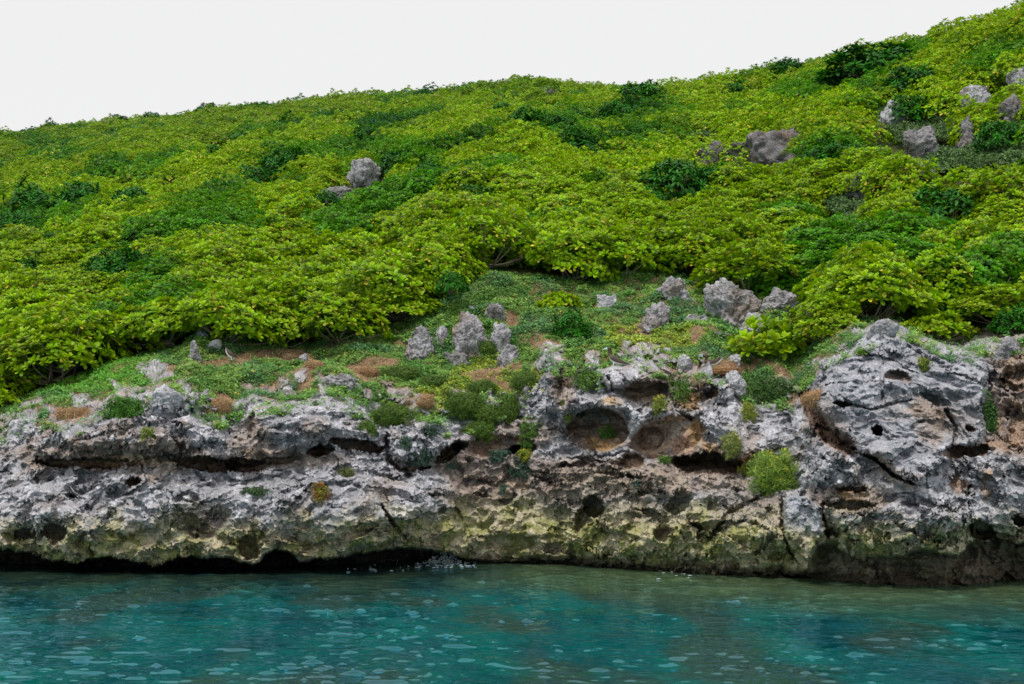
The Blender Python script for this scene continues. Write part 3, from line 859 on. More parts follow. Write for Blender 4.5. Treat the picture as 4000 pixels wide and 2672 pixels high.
boulder(660, 1560, 170, 90, "tall white crag rising at the left of the cliff top", name='limestone_crag', pale=0.75)
boulder(790, 1545, 70, 60, "small grey stone right of the tall white crag", name='limestone_rock', pale=0.3)
boulder(890, 1515, 50, 20, "little pale slab lying in the herbs right of the white crag", name='limestone_rock', pale=0.7)
boulder(3450, 1282, 130, 60, "grey crag with a white crown above the big cliff rock", name='limestone_crag', pale=0.45)
boulder(3935, 1370, 130, 100, "grey boulder at the far right cliff top", name='limestone_boulder')
boulder(2060, 1520, 60, 60, "brown shadowed rock beside the round grass mound", name='limestone_rock', pale=-0.2)
boulder(1820, 1570, 40, 40, "little grey knob between two grass mounds", name='limestone_rock')
boulder(2020, 1560, 90, 60, "grey rock edge right of the grass mounds", name='limestone_rock')

MATS = [(3590, 480, 330, 120, "grey green creeper mat behind the slanting crag with the white tip"), (3900, 600, 230, 150, "grey green creeper mat right of the narrow rock pillar"),
        (3330, 790, 240, 80, "low herb mat under the grey rock left of the round dark shrub"), (3710, 660, 220, 70, "herb mat at the foot of the narrow rock pillar"), (2740, 520, 120, 60, "herb mat above the small dark rock beside the wide outcrop"),
        (600, 722, 300, 34, "open grassy strip across the left slope"), (860, 565, 130, 24, "short open grassy strip high on the left slope")]
for (mx, my, mw, mh, _) in MATS:
    EXCL.append((mx - mw * 0.42, mx + mw * 0.42, my - mh * 0.35, my + mh * 0.5, float(hill_Y(mx, my)) + 1.0))
# ------------------------------------------------------------------ leaves, rosettes, shrubs
def leaf(L_, W_, elev, az, droop, widths, col_, nseg=4, fold=0.18, jit=0.0, rg=rng):
    t_ = np.linspace(0, 1, nseg + 1)
    wd = np.interp(t_, np.linspace(0, 1, len(widths)), widths) * W_ / 2
    x = L_ * t_; zc = -droop * L_ * t_ ** 2
    ce, se = math.cos(elev), math.sin(elev)
    X = x * ce - zc * se; Z = x * se + zc * ce
    ca, sa = math.cos(az), math.sin(az)
    base = np.stack([X * ca, X * sa, Z], -1)
    side = np.array([-sa, ca, 0.0])
    up = np.array([-se * ca, -se * sa, ce])
    l_ = base + wd[:, None] * side + fold * wd[:, None] * up
    r_ = base - wd[:, None] * side + fold * wd[:, None] * up
    V = np.stack([l_, base, r_], 1).reshape(-1, 3)
    Fq = grid_faces(nseg + 1, 3)
    cc = np.tile(np.array(col_), (len(V), 1)) * (1 + 0.10 * np.tile([1, -1.4, 1], nseg + 1)[:, None])
    return V, Fq, cc

def kite(L_, W_, elev, az, droop, col_):
    ce, se, ca, sa = math.cos(elev), math.sin(elev), math.cos(az), math.sin(az)
    p0 = np.zeros(3)
    m_ = np.array([L_ * .62 * ce * ca, L_ * .62 * ce * sa, L_ * .62 * se])
    e2 = elev - droop
    tp = np.array([L_ * math.cos(e2) * ca, L_ * math.cos(e2) * sa, L_ * math.sin(e2)])
    sd_ = np.array([-sa, ca, 0]) * W_ / 2
    return np.array([p0, m_ + sd_, tp, m_ - sd_]), np.array([[0, 1, 2, 3]]), np.tile(np.array(col_), (4, 1))

OBOV = [0.14, 0.28, 0.58, 0.95, 1.08, 0.42]
ELL = [0.2, 0.75, 1.0, 0.75, 0.06]
YG = np.array((0.360, 0.520, 0.003)); MG = np.array((0.095, 0.250, 0.004)); YL = np.array((0.66, 0.56, 0.05)); DG = np.array((0.012, 0.085, 0.005)); DG2 = np.array((0.034, 0.190, 0.008))

def rosette(rg, far=False, dark=False):
    n = int(rg.integers(8, 11)) if far else int(rg.integers(12, 16))
    parts = []
    tone = rg.uniform(0, 1)
    for k in range(n):
        f_ = k / (n - 1)                       # 0 = inner young leaf, 1 = outer old leaf
        elev = math.radians((72 - 78 * f_ ** 0.9 if dark else 80 - 74 * f_ ** 1.25) + rg.normal(0, 8))
        az = k * 2.399 + rg.normal(0, 0.2)
        if dark:
            Ln = (0.13 + 0.10 * f_) * rg.uniform(0.85, 1.15); Wd = 0.34 * Ln
            c_ = (DG * (1 - tone) + DG2 * tone) * rg.uniform(0.75, 1.3)
            droop = 0.35
        else:
            Ln = (0.092 + 0.068 * min(f_ * 1.8, 1)) * rg.uniform(0.85, 1.15); Wd = 0.47 * Ln
            c_ = (YG * (1 - f_ * 0.8) + MG * f_ * 0.8) * rg.uniform(0.8, 1.22) * (0.85 + 0.3 * tone)
            if f_ > 0.6 and rg.random() < 0.08:
                c_ = YL * rg.uniform(0.6, 1.05)
            droop = 0.22
        if far:
            parts.append(kite(Ln * 1.1, Wd * 1.25, elev, az, droop, c_))
        else:
            parts.append(leaf(Ln, Wd, elev, az, droop, ELL if dark else OBOV, c_))
    return merge(parts)

def frames(Nz, spin):
    Nz = Nz / np.linalg.norm(Nz, axis=1)[:, None]
    ref = np.where(np.abs(Nz[:, 2:3]) < 0.95, np.array([[0, 0, 1.0]]), np.array([[1.0, 0, 0]]))
    A = np.cross(ref, Nz); A /= np.linalg.norm(A, axis=1)[:, None]
    B_ = np.cross(Nz, A)
    c_, s_ = np.cos(spin)[:, None], np.sin(spin)[:, None]
    return np.stack([A * c_ + B_ * s_, -A * s_ + B_ * c_, Nz], -1)     # columns = axes

def scatter(tmpl, pos, R, sc, tint, pick):
    Vs, Fs, Cs, n = [], [], [], 0
    for k, (V, Fq, C_) in enumerate(tmpl):
        i = np.where(pick == k)[0]
        if not len(i):
            continue
        VV = np.einsum('nij,vj->nvi', R[i], V) * sc[i][:, None, None] + pos[i][:, None, :]
        CC = C_[None] * tint[i][:, None, :]
        FF = Fq[None] + (np.arange(len(i)) * len(V))[:, None, None] + n
        Vs.append(VV.reshape(-1, 3)); Cs.append(CC.reshape(-1, 3)); Fs.append(FF.reshape(-1, Fq.shape[1]))
        n += len(i) * len(V)
    return np.concatenate(Vs), np.concatenate(Fs), np.concatenate(Cs)

R_NEAR = [rosette(np.random.default_rng(100 + k)) for k in range(7)]
R_FAR = [rosette(np.random.default_rng(200 + k), far=True) for k in range(6)]
MID_NEAR = []
for k in range(5):
    V_, F_, C_ = rosette(np.random.default_rng(150 + k))
    MID_NEAR.append((V_ * 0.92, F_, C_ * np.array([0.33, 0.64, 1.2])))
D_NEAR = [rosette(np.random.default_rng(300 + k), dark=True) for k in range(5)]
D_FAR = [rosette(np.random.default_rng(400 + k), far=True, dark=True) for k in range(5)]

def shrub_geo(seed, r=1.2, h=1.0, n=95, tm=R_NEAR, gap=0.235, low=0.05, top=1.0):
    """foliage of one domed shrub: leaf rosettes spread over an uneven crown, and a few inside it"""
    rg = np.random.default_rng(seed)
    pts, nor = [], []
    tries = 0
    lump = rg.uniform(0, 90)
    while len(pts) < n and tries < 9000:
        tries += 1
        a_, zz_ = rg.uniform(0, 2 * math.pi), rg.uniform(low, 1)
        rr = math.sqrt(max(1 - zz_ * zz_, 0))
        d = np.array([rr * math.cos(a_), rr * math.sin(a_), zz_])
        lm = 1 + 0.34 * float(perlin((d * 2.0 + lump)[None])[0]) + 0.14 * float(perlin((d * 4.7 + lump)[None])[0])
        p_ = d * np.array([r, r, h]) * lm
        if pts and np.min(np.linalg.norm(np.array(pts) - p_, axis=1)) < gap:
            continue
        pts.append(p_)
        nor.append(d * np.array([0.8, 0.8, 0.7]) + np.array([0, 0, 0.75]) + rg.normal(0, 0.16, 3))
    pts, nor = np.array(pts), np.array(nor)
    ni = len(pts) // 5
    pi_ = pts[rg.integers(0, len(pts), ni)] * rg.uniform(0.55, 0.85, (ni, 1)) + rg.normal(0, 0.05, (ni, 3))
    ni_ = rg.normal(0, 0.5, (ni, 3)) + [0, 0, 0.8]
    P_ = np.concatenate([pts, pi_]); N_ = np.concatenate([nor, ni_])
    sc_ = rg.uniform(0.85, 1.2, len(P_))
    ti = rg.uniform(0.82, 1.18, (len(P_), 1)) * np.array([[1, 1, 1.0]]) * (1 + rg.normal(0, 0.05, (len(P_), 3)))
    g = scatter(tm, P_, frames(N_, rg.uniform(0, 6.28, len(P_))), sc_, ti, rg.integers(0, len(tm), len(P_)))
    return g, pts

def branches_geo(pts, seed, base=(0, 0, -0.35), n=16, c=(0.20, 0.16, 0.12)):
    rg = np.random.default_rng(seed)
    parts = []
    idx = rg.choice(len(pts), min(n, len(pts)), replace=False)
    for i in idx:
        e = pts[i] * (0.96 if rg.random() < 0.7 else 1.10)
        b0 = np.array(base) + rg.normal(0, 0.10, 3) * [1, 1, 0.2]
        mid = b0 * 0.45 + e * 0.55 + np.array([0, 0, -0.14 * np.linalg.norm(e)]) + rg.normal(0, 0.06, 3)
        s_ = np.linspace(0, 1, 6)[:, None]
        cv = (1 - s_) ** 2 * b0 + 2 * s_ * (1 - s_) * mid + s_ ** 2 * e
        parts.append(tube(cv, np.linspace(0.024, 0.009, 6), 5, np.array(c) * rg.uniform(0.7, 1.3)))
    return merge(parts)

def shrub_proto(seed, r, h, n, tm, mat, gap=0.27, low=0.05, nb=16, nm="shrub"):
    g, pts = shrub_geo(seed, r, h, n, tm, gap, low)
    return make_mesh(nm + "_foliage", *g[:2], g[2], mat), make_mesh(nm + "_branches", *(lambda q_: (q_[0], q_[1], q_[2]))(branches_geo(pts, seed, n=nb)), M_bark)

PROTO = [shrub_proto(500 + k, 1.15 + 0.1 * (k % 3), 0.85 + 0.08 * (k % 4), 230, R_NEAR, M_leaf, gap=0.185, low=-0.12, nb=12, nm="bright_shrub") for k in range(8)]
MPROTO = [shrub_proto(560 + k, 1.15 + 0.1 * (k % 2), 0.9 + 0.1 * (k % 3), 230, MID_NEAR, M_leaf, gap=0.18, low=-0.1, nb=20, nm='mid_green_shrub') for k in range(4)]
DPROTO = [shrub_proto(600 + k, 0.85, 0.95, 105, D_NEAR, M_dleaf, gap=0.18, low=-0.1, nm="dark_shrub") for k in range(5)]

def put_shrub(name, proto, loc, rz, sc, label, group=None, tilt=(0, 0), cat='shrub'):
    r_ = empty(name, tuple(loc))
    r_.rotation_euler = (tilt[0], tilt[1], rz)
    r_.scale = (sc[0], sc[1], sc[2]) if hasattr(sc, '__len__') else (sc, sc, sc)
    tag(r_, label, cat, group)
    link('foliage', proto[0], r_)
    link('branches', proto[1], r_)
    return r_

# dark green shrubs: middle of the visible crown in photo pixels, its width, and what it is beside
DARK = [
    (3420, 265, 330, "biggest dark green shrub, standing out near the skyline on the right"),
    (3560, 330, 180, "dark shrub joined to the lower right of the biggest dark one"),
    (3690, 830, 250, "large round dark green shrub among bright leaves near the right edge"),
    (3620, 770, 160, "smaller dark shrub at the upper left of the large round one"),
    (2130, 915, 150, "lone dark green shrub in the bright thicket near the centre"),
    (1765, 1060, 100, "small dark shrub at the bright thicket's edge above the rock cluster"),
    (2640, 730, 240, "wide dark green shrub below the middle of the slope"),
    (2790, 700, 170, "dark shrub right of the wide one in mid slope"),
    (2540, 760, 140, "dark shrub at the left foot of the wide one in mid slope"),
    (2250, 560, 160, "dark green shrub in the gully right of centre"),
    (2320, 620, 150, "dark shrub below another in the gully right of centre"),
    (2200, 490, 120, "small dark shrub at the top of the gully right of centre"),
    (2500, 395, 190, "dark upright shrub above the gully"),
    (2420, 450, 150, "dark shrub at the lower left of the upright one above the gully"),
    (2050, 480, 150, "dark shrub showing bare stems left of the gully"),
    (1970, 440, 110, "dark shrub behind the one with bare stems"),
    (1440, 550, 130, "dark shrub just above the lone squarish rock"),
    (1560, 640, 150, "dark shrub touching the right side of the squarish rock"),
    (1680, 690, 170, "dark spreading shrub right of the squarish rock"),
    (1120, 650, 170, "dark round shrub in mid slope left of the squarish rock"),
    (1000, 715, 160, "dark shrub at the lower left of the round one in mid slope"),
    (1060, 590, 110, "small dark shrub above the round one in mid slope"),
    (860, 600, 110, "dark shrub on the upper left slope"),
    (1130, 475, 90, "small dark shrub with a shadowed foot on the upper left slope"),
    (450, 1035, 190, "big dark shrub in the lower left of the bright thicket"),
    (560, 1000, 130, "dark shrub joined to the right of the big one on the lower left"),
    (950, 990, 170, "dark shrub in the bright thicket above the crouching bird"),
    (700, 985, 120, "dark shrub midway between two bigger ones on the lower left slope"),
    (120, 800, 190, "dark shrub in the dark band at the left edge"),
    (330, 790, 190, "dark low shrub in the dark band on the left"),
    (520, 800, 170, "dark shrub in the middle of the dark band on the left"),
    (60, 900, 170, "dark shrub under the dark band at the left edge"),
    (220, 930, 120, "small dark shrub right below the dark band on the left"),
    (130, 1040, 140, "dark shrub low by the left edge above bright leaves"),
    (1290, 800, 150, "dark shrub under the flat rock in mid slope"),
    (1860, 760, 140, "dark shrub in mid slope right of the flat rock"),
    (3080, 290, 120, "dark shrub left of the biggest one near the skyline"),
    (2880, 370, 120, "small dark shrub on the upper slope above the wide pitted outcrop"),
    (3250, 610, 180, "dark shrub right of the wide pitted outcrop"),
    (3120, 500, 110, "small dark shrub at the upper right of the wide pitted outcrop"),
    (3550, 420, 150, "dark fine leaved shrub below the biggest dark one"),
    (3900, 520, 160, "dark fine leaved shrub right of the narrow rock pillar"),
    (3960, 1200, 150, "dark fine leaved shrub at the right edge above the cliff top"),
    (2230, 1265, 140, "dark green bush on the terrace between the rock cluster and the white boulder"),
    (810, 432, 80, "dark shrub breaking the skyline on the left"),
    (1010, 405, 60, "tiny dark shrub on the skyline left of centre"),
    (590, 465, 70, "small dark shrub on the skyline at the far left"),
    (470, 480, 70, "dark low shrub on the skyline near the left edge"),
    (200, 505, 80, "dark shrub on the skyline close to the left corner"),
]
dark_xy = []
rg = np.random.default_rng(77)
for k, (px, row, wp, lab) in enumerate(DARK):
    Yd = float(hill_Y(px, row))
    if row > interp(SHRUB, px) - 20:
        Yd = float(cliff_point(px, row + 40)[1])
    r_m = wp * Yd / F / 2
    s_ = r_m / 0.88
    s_ *= 1.12
    if px == 2230:
        c_ = at(px, row, Yd); c_[2] -= 0.25
    else:
        Yd = canopy_Y(px, row, 0.85)
        r_m = wp * Yd / F / 2; s_ = 1.12 * r_m / 0.88
        c_ = at(px, row, Yd)
        c_[2] = float(hill_ground(c_[0], c_[1])[0]) + 0.35 + (0.25 if row < interp(SKY, px) + 40 else 0)
    dark_xy.append((c_[0], c_[1], r_m))
    put_shrub('dark_shrub', DPROTO[k % 5], c_, rg.uniform(0, 6.28), (s_, s_, min(s_, 1.5)), lab, "dark green shrubs scattered over the slope")

# bright shrubs over the slope: places on the ground, nearest first
cand = []
sp = 1.34
for j, yy in enumerate(np.arange(32, 165, sp * 0.87)):
    half = yy * 0.62 + 2
    xs = np.arange(-half, half, sp) + (j % 2) * sp / 2
    cand += [(x, yy) for x in xs]
cand = np.array(cand)
rg = np.random.default_rng(78)
cand = cand + rg.uniform(-0.42, 0.42, cand.shape)
gz, gpx = hill_ground(cand[:, 0], cand[:, 1])
ys_, yk_ = interp(YS, gpx), interp(YK, gpx)
ok = (cand[:, 1] > ys_ + np.where((gpx > 1650) & (gpx < 2950), 0.1, 0.0)) & (cand[:, 1] < yk_ + 9) & (gpx > -1300) & (gpx < 5300)
ok &= rg.random(len(cand)) > 0.02
cpx, crow = proj(np.stack([cand[:, 0], cand[:, 1], gz + 0.55], -1))
for (x0, x1, y0, y1, Yb) in EXCL:
    mg = 0.75 * F / cand[:, 1]
    ok &= ~((cpx > x0 - mg * 0.8) & (cpx < x1 + mg * 0.8) & (crow > y0 - mg * 0.1) & (crow < y1 + mg * 0.55) & (cand[:, 1] < Yb))
for (x, y, r) in dark_xy:
    ok &= np.hypot(cand[:, 0] - x, (cand[:, 1] - y) * 0.8) > r * 0.85
    # nor one right in front of it
    ok &= ~((np.abs(cand[:, 0] * y / cand[:, 1] - x) < r * 0.7) & (cand[:, 1] < y) & (cand[:, 1] > y - 2.0))
cand, gz, gpx, crow = cand[ok], gz[ok], gpx[ok], crow[ok]
order = np.argsort(cand[:, 1])
cand, gz, gpx, crow = cand[order], gz[order], gpx[order], crow[order]
inview = (gpx > -60) & (gpx < 4060)
near_i = np.where(inview)[0][:290]
isn = np.zeros(len(cand), bool); isn[near_i] = True
patch2 = fbm(np.stack([cand[:, 0], cand[:, 1] * 0.8, 0 * cand[:, 0]], -1), 0.16, 3, off=44.)
for (bx, by, brx, bry, ba) in ((300, 860, 420, 90, .35), (1000, 900, 420, 60, .22), (2300, 560, 200, 200, .22), (2650, 740, 260, 60, .2), (1900, 700, 380, 70, .16), (3500, 700, 200, 60, .2), (1600, 560, 200, 80, .2),
                              (250, 620, 400, 60, .12), (3300, 330, 300, 60, .15)):
    patch2 = patch2 + ba * np.exp(-(((gpx - bx) / brx) ** 2 + ((crow - by) / bry) ** 2))
patch2 = patch2 - 0.25 * np.exp(-(((gpx - 2500) / 900) ** 2 + ((crow - 950) / 120) ** 2))
MARKS = [(1418, 690, "the lone squarish limestone block"), (2985, 570, "the wide dark pitted outcrop"), (2770, 602, "the small dark rock beside the wide outcrop"), (3600, 562, "the slanting crag with a white tip"),
         (3690, 830, "the large round dark shrub"), (2130, 915, "the lone dark shrub near the centre"), (1765, 1060, "the small dark shrub above the rock cluster"), (2640, 730, "the wide dark shrub in mid slope"),
         (450, 1035, "the big dark shrub at lower left"), (950, 990, "the dark shrub above the crouching bird"), (2640, 1140, "the rock face under hanging stems"), (2840, 1185, "the biggest pitted boulder"),
         (2380, 1187, "the white weathered boulder"), (3140, 1142, "the small rounded boulder among leaves"), (3450, 1282, "the white crowned crag"), (3935, 1370, "the far right cliff top boulder"),
         (835, 1352, "the pale stone beside the crouching bird"), (1645, 1335, "the pointed rock of the terrace cluster"), (1925, 1225, "the dark rock atop the terrace cluster"), (60, 900, "the dark shrub at the left edge"),
         (130, 1040, "the low dark shrub by the left edge"), (700, 985, "the dark shrub midway on the lower left slope"), (3365, 710, "the grey rock left of the round dark shrub"), (3960, 1200, "the fine leaved dark shrub at the right edge"),
         (85, 1655, "the rounded pale boulder at the left edge"), (760, 1372, "the upright rock by the bare earth"), (1310, 752, "the low flat rock in mid slope"), (3040, 1185, "the long grey boulder")]
used_lab = set()
def landmark_label(px, row, look):
    best = None
    for mx, my, nm in MARKS:
        dx, dy = px - mx, row - my
        d = math.hypot(dx, dy * 1.3)
        if d > 330 or d < 50:
            continue
        for far_ in ((0, "just "), (1, "farther ")):
            if (d > 170) != bool(far_[0]):
                continue
            sd_ = ("left of" if dx < 0 else "right of") if abs(dx) > abs(dy) * 1.3 else ("above" if dy < 0 else "below")
            lab = "%s shrub %s%s %s" % (look, far_[1], sd_, nm)
            if lab not in used_lab and (best is None or d < best[0]):
                best = (d, lab)
    if best:
        used_lab.add(best[1])
        return best[1]
patch = fbm(np.stack([cand[:, 0], cand[:, 1] * 0.6, 0 * cand[:, 0]], -1), 0.12, 3, off=12.)
for i in near_i:
    x, y = cand[i]
    edge = y < interp(YS, gpx[i]) + 1.8
    s_ = rg.uniform(0.75, 1.15) * (1 + 0.12 * patch[i])
    lab = ("bright green shrub with paddle shaped leaves along the lower edge of the thicket" if edge
           else "bright yellow green shrub with paddle shaped leaves inside the slope thicket")
    mid = (not edge) and (patch2[i] > 0.17 or rg.random() < 0.06)
    grp_ = "bright shrubs along the thicket's lower edge" if edge else "bright shrubs of the slope thicket"
    if mid:
        lab, grp_ = "mid green shrub, darker than the bright yellow green shrubs round it", "mid green shrubs of the slope thicket"
    lm_ = landmark_label(gpx[i], crow[i], 'mid green' if mid else 'bright yellow green')
    put_shrub('mid_green_shrub' if mid else 'bright_shrub', MPROTO[int(rg.integers(0, 4))] if mid else PROTO[int(rg.integers(0, 8))], (x, y, gz[i] + (0.32 if edge else 0.12)), rg.uniform(0, 6.28),
              (s_, s_, s_ * rg.uniform(0.65, 1.2)), lm_ or lab, grp_, tilt=(rg.normal(0.12, 0.08), rg.normal(0, 0.08)))

# the low bush beside the nest, its leaves the largest in the picture
BIG_LEAF = [(v_ * 1.6, f_, c_) for v_, f_, c_ in R_NEAR]
lb = shrub_proto(901, 1.0, 0.55, 60, BIG_LEAF, M_leaf, gap=0.24, low=-0.15, nm="bright_shrub")
c_ = cliff_point(3060, 1400)
put_shrub('bright_shrub', lb, (c_[0] - 0.1, c_[1] + 0.2, c_[2] + 0.2), 0.4, (1.0, 0.8, 1.0), "low bright bush with the largest leaves, beside the nesting bird")
c_ = cliff_point(3230, 1330)
put_shrub('bright_shrub', PROTO[3], (c_[0], c_[1] + 0.2, c_[2] + 0.25), 2.0, (0.85, 0.7, 0.7), "bright bush between the low large leaved bush and the big cliff rock")
c_ = cliff_point(3680, 1330)
put_shrub('bright_shrub', lb, (c_[0], c_[1] + 0.5, c_[2] + 0.25), 3.0, (0.7, 0.6, 0.6), "bright bush hanging over the top right of the big cliff rock")
c_ = cliff_point(2180, 1200)
put_shrub('bright_shrub', lb, (c_[0], c_[1] + 0.3, c_[2] + 0.1), 5.0, (0.7, 0.5, 0.5), "small bright bush standing off the thicket above the terrace herbs")

# all the shrubs beyond those: one mass
far = np.where(~isn)[0]
FG = [shrub_geo(700 + k, 1.2, 0.95, 120, R_FAR, gap=0.205)[0] for k in range(6)]
nf = len(far)
rz = rg.uniform(0, 6.28, nf)
Rf = frames(np.stack([rg.normal(0, .08, nf), rg.normal(-0.1, .08, nf), np.ones(nf)], -1), rz)
tt = (1 + 0.22 * patch[far])[:, None] * (1 + rg.normal(0, 0.07, (nf, 1))) * np.array([[1.0, 1.0, 1.0]])
isd = (rg.random(nf) < 0.07) | (patch2[far] > 0.20)
isd2 = (rg.random(nf) < 0.06) | ((patch2[far] > 0.33) & (rg.random(nf) < 0.6))
tt = tt * np.where(isd[:, None], np.array([[0.38, 0.66, 1.2]]), np.array([[1.0, 1.0, 1.0]])) * np.where(isd2[:, None], np.array([[0.4, 0.55, 1.0]]), 1.0)
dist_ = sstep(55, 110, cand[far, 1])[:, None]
tt = tt * (1 - dist_ * np.array([[0.22, 0.20, -4.0]]))  # distance haze put into the leaf colour: duller and greyer farther off
pos = np.stack([cand[far, 0], cand[far, 1], gz[far] + 0.15], -1)
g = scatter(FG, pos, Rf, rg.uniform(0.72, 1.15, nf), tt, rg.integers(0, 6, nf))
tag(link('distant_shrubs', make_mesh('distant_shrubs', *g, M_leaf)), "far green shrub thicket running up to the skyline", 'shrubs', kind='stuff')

# ------------------------------------------------------------------ low herbs, straw and grass of the terrace
def herb_t(seed, n=8, L_=0.038, W_=0.024, hgt=0.05):
    rg = np.random.default_rng(seed)
    ps = []
    for k in range(n):
        V, Fq, C_ = kite(L_ * rg.uniform(.7, 1.3), W_, math.radians(rg.uniform(-5, 60)), rg.uniform(0, 6.28), 0.3, np.ones(3) * rg.uniform(0.7, 1.25))
        ps.append((V + np.array([rg.normal(0, .022), rg.normal(0, .022), rg.uniform(0.2, 1) * hgt]), Fq, C_))
    return merge(ps)
HT = [herb_t(k) for k in range(8)]
def blade_t(seed, n=9, L_=0.12, c=(1, 1, 1), lay=0.5):
    rg = np.random.default_rng(seed)
    ps = []
    for k in range(n):
        V, Fq, C_ = kite(L_ * rg.uniform(.6, 1.3), 0.007, math.radians(rg.uniform(10, 85) * (1 - lay)), rg.uniform(0, 6.28), 0.9, np.array(c) * rg.uniform(0.7, 1.3))
        ps.append((V + np.array([rg.normal(0, .02), rg.normal(0, .02), 0]), Fq, C_))
    return merge(ps)
ST = [blade_t(50 + k, 9, 0.13, lay=0.75) for k in range(5)]
GT = [blade_t(70 + k, 10, 0.085, lay=0.1) for k in range(5)]

rg = np.random.default_rng(90)
n0 = 330000
spx = rg.uniform(-300, 4300, n0)
cr, sr = interp(CREST, spx), interp(SHRUB, spx)
srow = rg.uniform(1060, 1760, n0)
okh = (srow > sr - 30) & (srow < cr + 75)
spx, srow, cr, sr = spx[okh], srow[okh], cr[okh], sr[okh]
hp_ = cliff_point(spx, srow) + rg.normal(0, 0.01, (len(spx), 3))
nz1 = fbm(hp_, 0.8, 4, off=520.); nz2 = fbm(hp_, 1.3, 4, off=600.); nz3 = fbm(hp_, 1.8, 3, off=500.)
edge_ = cr + 30 - 90 * nz3 + 22 * (nz2 * 2)
cover = (srow < edge_ - 8)
ii_ = np.clip(np.searchsorted(PXA, spx), 1, len(PXA) - 2); jj_ = np.clip(((srow - ROWA[0]) / 2.9).round().astype(int), 0, len(ROWA) - 1)
cover &= ~((spx > 2345) & (spx < 2500) & (srow > 1432) & (srow < 1520))
cover &= ~((expo_px[jj_, ii_] > 0.5) & (rg.random(len(spx)) < 0.9))
# patches of bare brown earth and straw
BARE = [(960, 1405, 190, 26, -4), (1130, 1390, 90, 22, 0), (640, 1470, 60, 14, -20), (300, 1620, 130, 26, -22), (860, 1570, 60, 30, 0), (1215, 1450, 80, 24, -20), (1400, 1440, 80, 24, -10),
        (1190, 1500, 40, 20, -30), (1440, 1470, 60, 30, 0), (1900, 1470, 70, 40, 0), (1960, 1510, 70, 20, 0), (2130, 1340, 60, 26, 0), (1990, 1430, 60, 26, 0), (2850, 1440, 130, 20, 4), (2720, 1330, 26, 30, 0),
        (3160, 1565, 90, 34, 0), (3030, 1450, 90, 16, 20), (2600, 1445, 60, 12, 0), (1660, 1570, 40, 26, -30), (1500, 1430, 60, 20, 0), (3900, 1420, 60, 30, 0), (2000, 1250, 40, 30, 0), (2520, 1280, 40, 20, 0)]
def inblob(px, row, bl, nz):
    cx, cy, rx, ry, an = bl
    ca, sa = math.cos(math.radians(an)), math.sin(math.radians(an))
    u = ((px - cx) * ca + (row - cy) * sa) / rx; v = (-(px - cx) * sa + (row - cy) * ca) / ry
    return np.hypot(u, v) + 0.6 * nz < 1.0
bare = np.zeros(len(spx), bool)
for b_ in BARE:
    bare |= inblob(spx, srow, b_, nz2)
dry = (fbm(hp_, 1.1, 4, off=650.) > 0.24) | bare
herb = cover & ~(bare & (rg.random(len(spx)) < 0.93)) & ~(dry & (rg.random(len(spx)) < 0.62))
# herbs
hi = np.where(herb)[0]
hi = hi[rg.random(len(hi)) < 0.74]
gcol = lerp3((0.060, 0.155, 0.030), (0.135, 0.225, 0.045), sstep(-0.35, 0.35, nz2[hi] + rg.normal(0, .15, len(hi))))
gcol = lerp3(gcol, (0.055, 0.13, 0.055), sstep(0.0, 0.35, fbm(hp_[hi], 0.9, 3, off=680.)) * 0.8)
yf = np.zeros(len(hi))
for b_ in [(2500, 1325, 130, 60, 0), (2690, 1330, 60, 40, 0), (1900, 1440, 120, 60, 0), (2020, 1500, 160, 60, 0), (1750, 1560, 120, 60, 0)]:
    yf = np.maximum(yf, inblob(spx[hi], srow[hi], b_, nz2[hi]) * 1.0)
gcol = lerp3(gcol, (0.34, 0.34, 0.02), yf * rg.uniform(0, 1, len(hi)) * 0.75)
lft = sstep(700, 450, spx[hi]) * sstep(1600, 1500, srow[hi])
gcol = lerp3(gcol, (0.075, 0.22, 0.015), lft * 0.85)
gcol = gcol * 1.7 * rg.uniform(0.7, 1.35, (len(hi), 1))
fl = rg.random(len(hi)) < 0.012
gcol[fl] = (0.6, 0.5, 0.1)
g = scatter(HT, hp_[hi], frames(np.stack([rg.normal(0, .2, len(hi)), rg.normal(-0.35, .2, len(hi)), np.ones(len(hi))], -1), rg.uniform(0, 6.28, len(hi))),
            rg.uniform(0.7, 1.4, len(hi)) * (1 + 0.7 * sstep(0.0, 0.35, fbm(hp_[hi], 2.2, 3, off=820.))), gcol, rg.integers(0, 8, len(hi)))
tag(link('ground_cover', make_mesh('ground_cover', *g, M_herb, smooth=False)), "low mat of small green herbs over the cliff top", 'ground cover', kind='stuff')
# straw
si = np.where(cover & dry)[0]
si = si[rg.random(len(si)) < 0.5]
scol = lerp3((0.40, 0.25, 0.14), (0.58, 0.44, 0.28), rg.random(len(si))) * rg.uniform(0.6, 1.2, (len(si), 1))
g = scatter(ST, hp_[si], frames(np.stack([rg.normal(0, .2, len(si)), rg.normal(-0.4, .2, len(si)), np.ones(len(si))], -1), rg.uniform(0, 6.28, len(si))),
            rg.uniform(0.7, 1.3, len(si)), scol, rg.integers(0, 5, len(si)))
tag(link('dry_grass', make_mesh('dry_grass', *g, M_straw, smooth=False)), "dry straw coloured grass between the herbs of the cliff top", 'dry grass', kind='stuff')

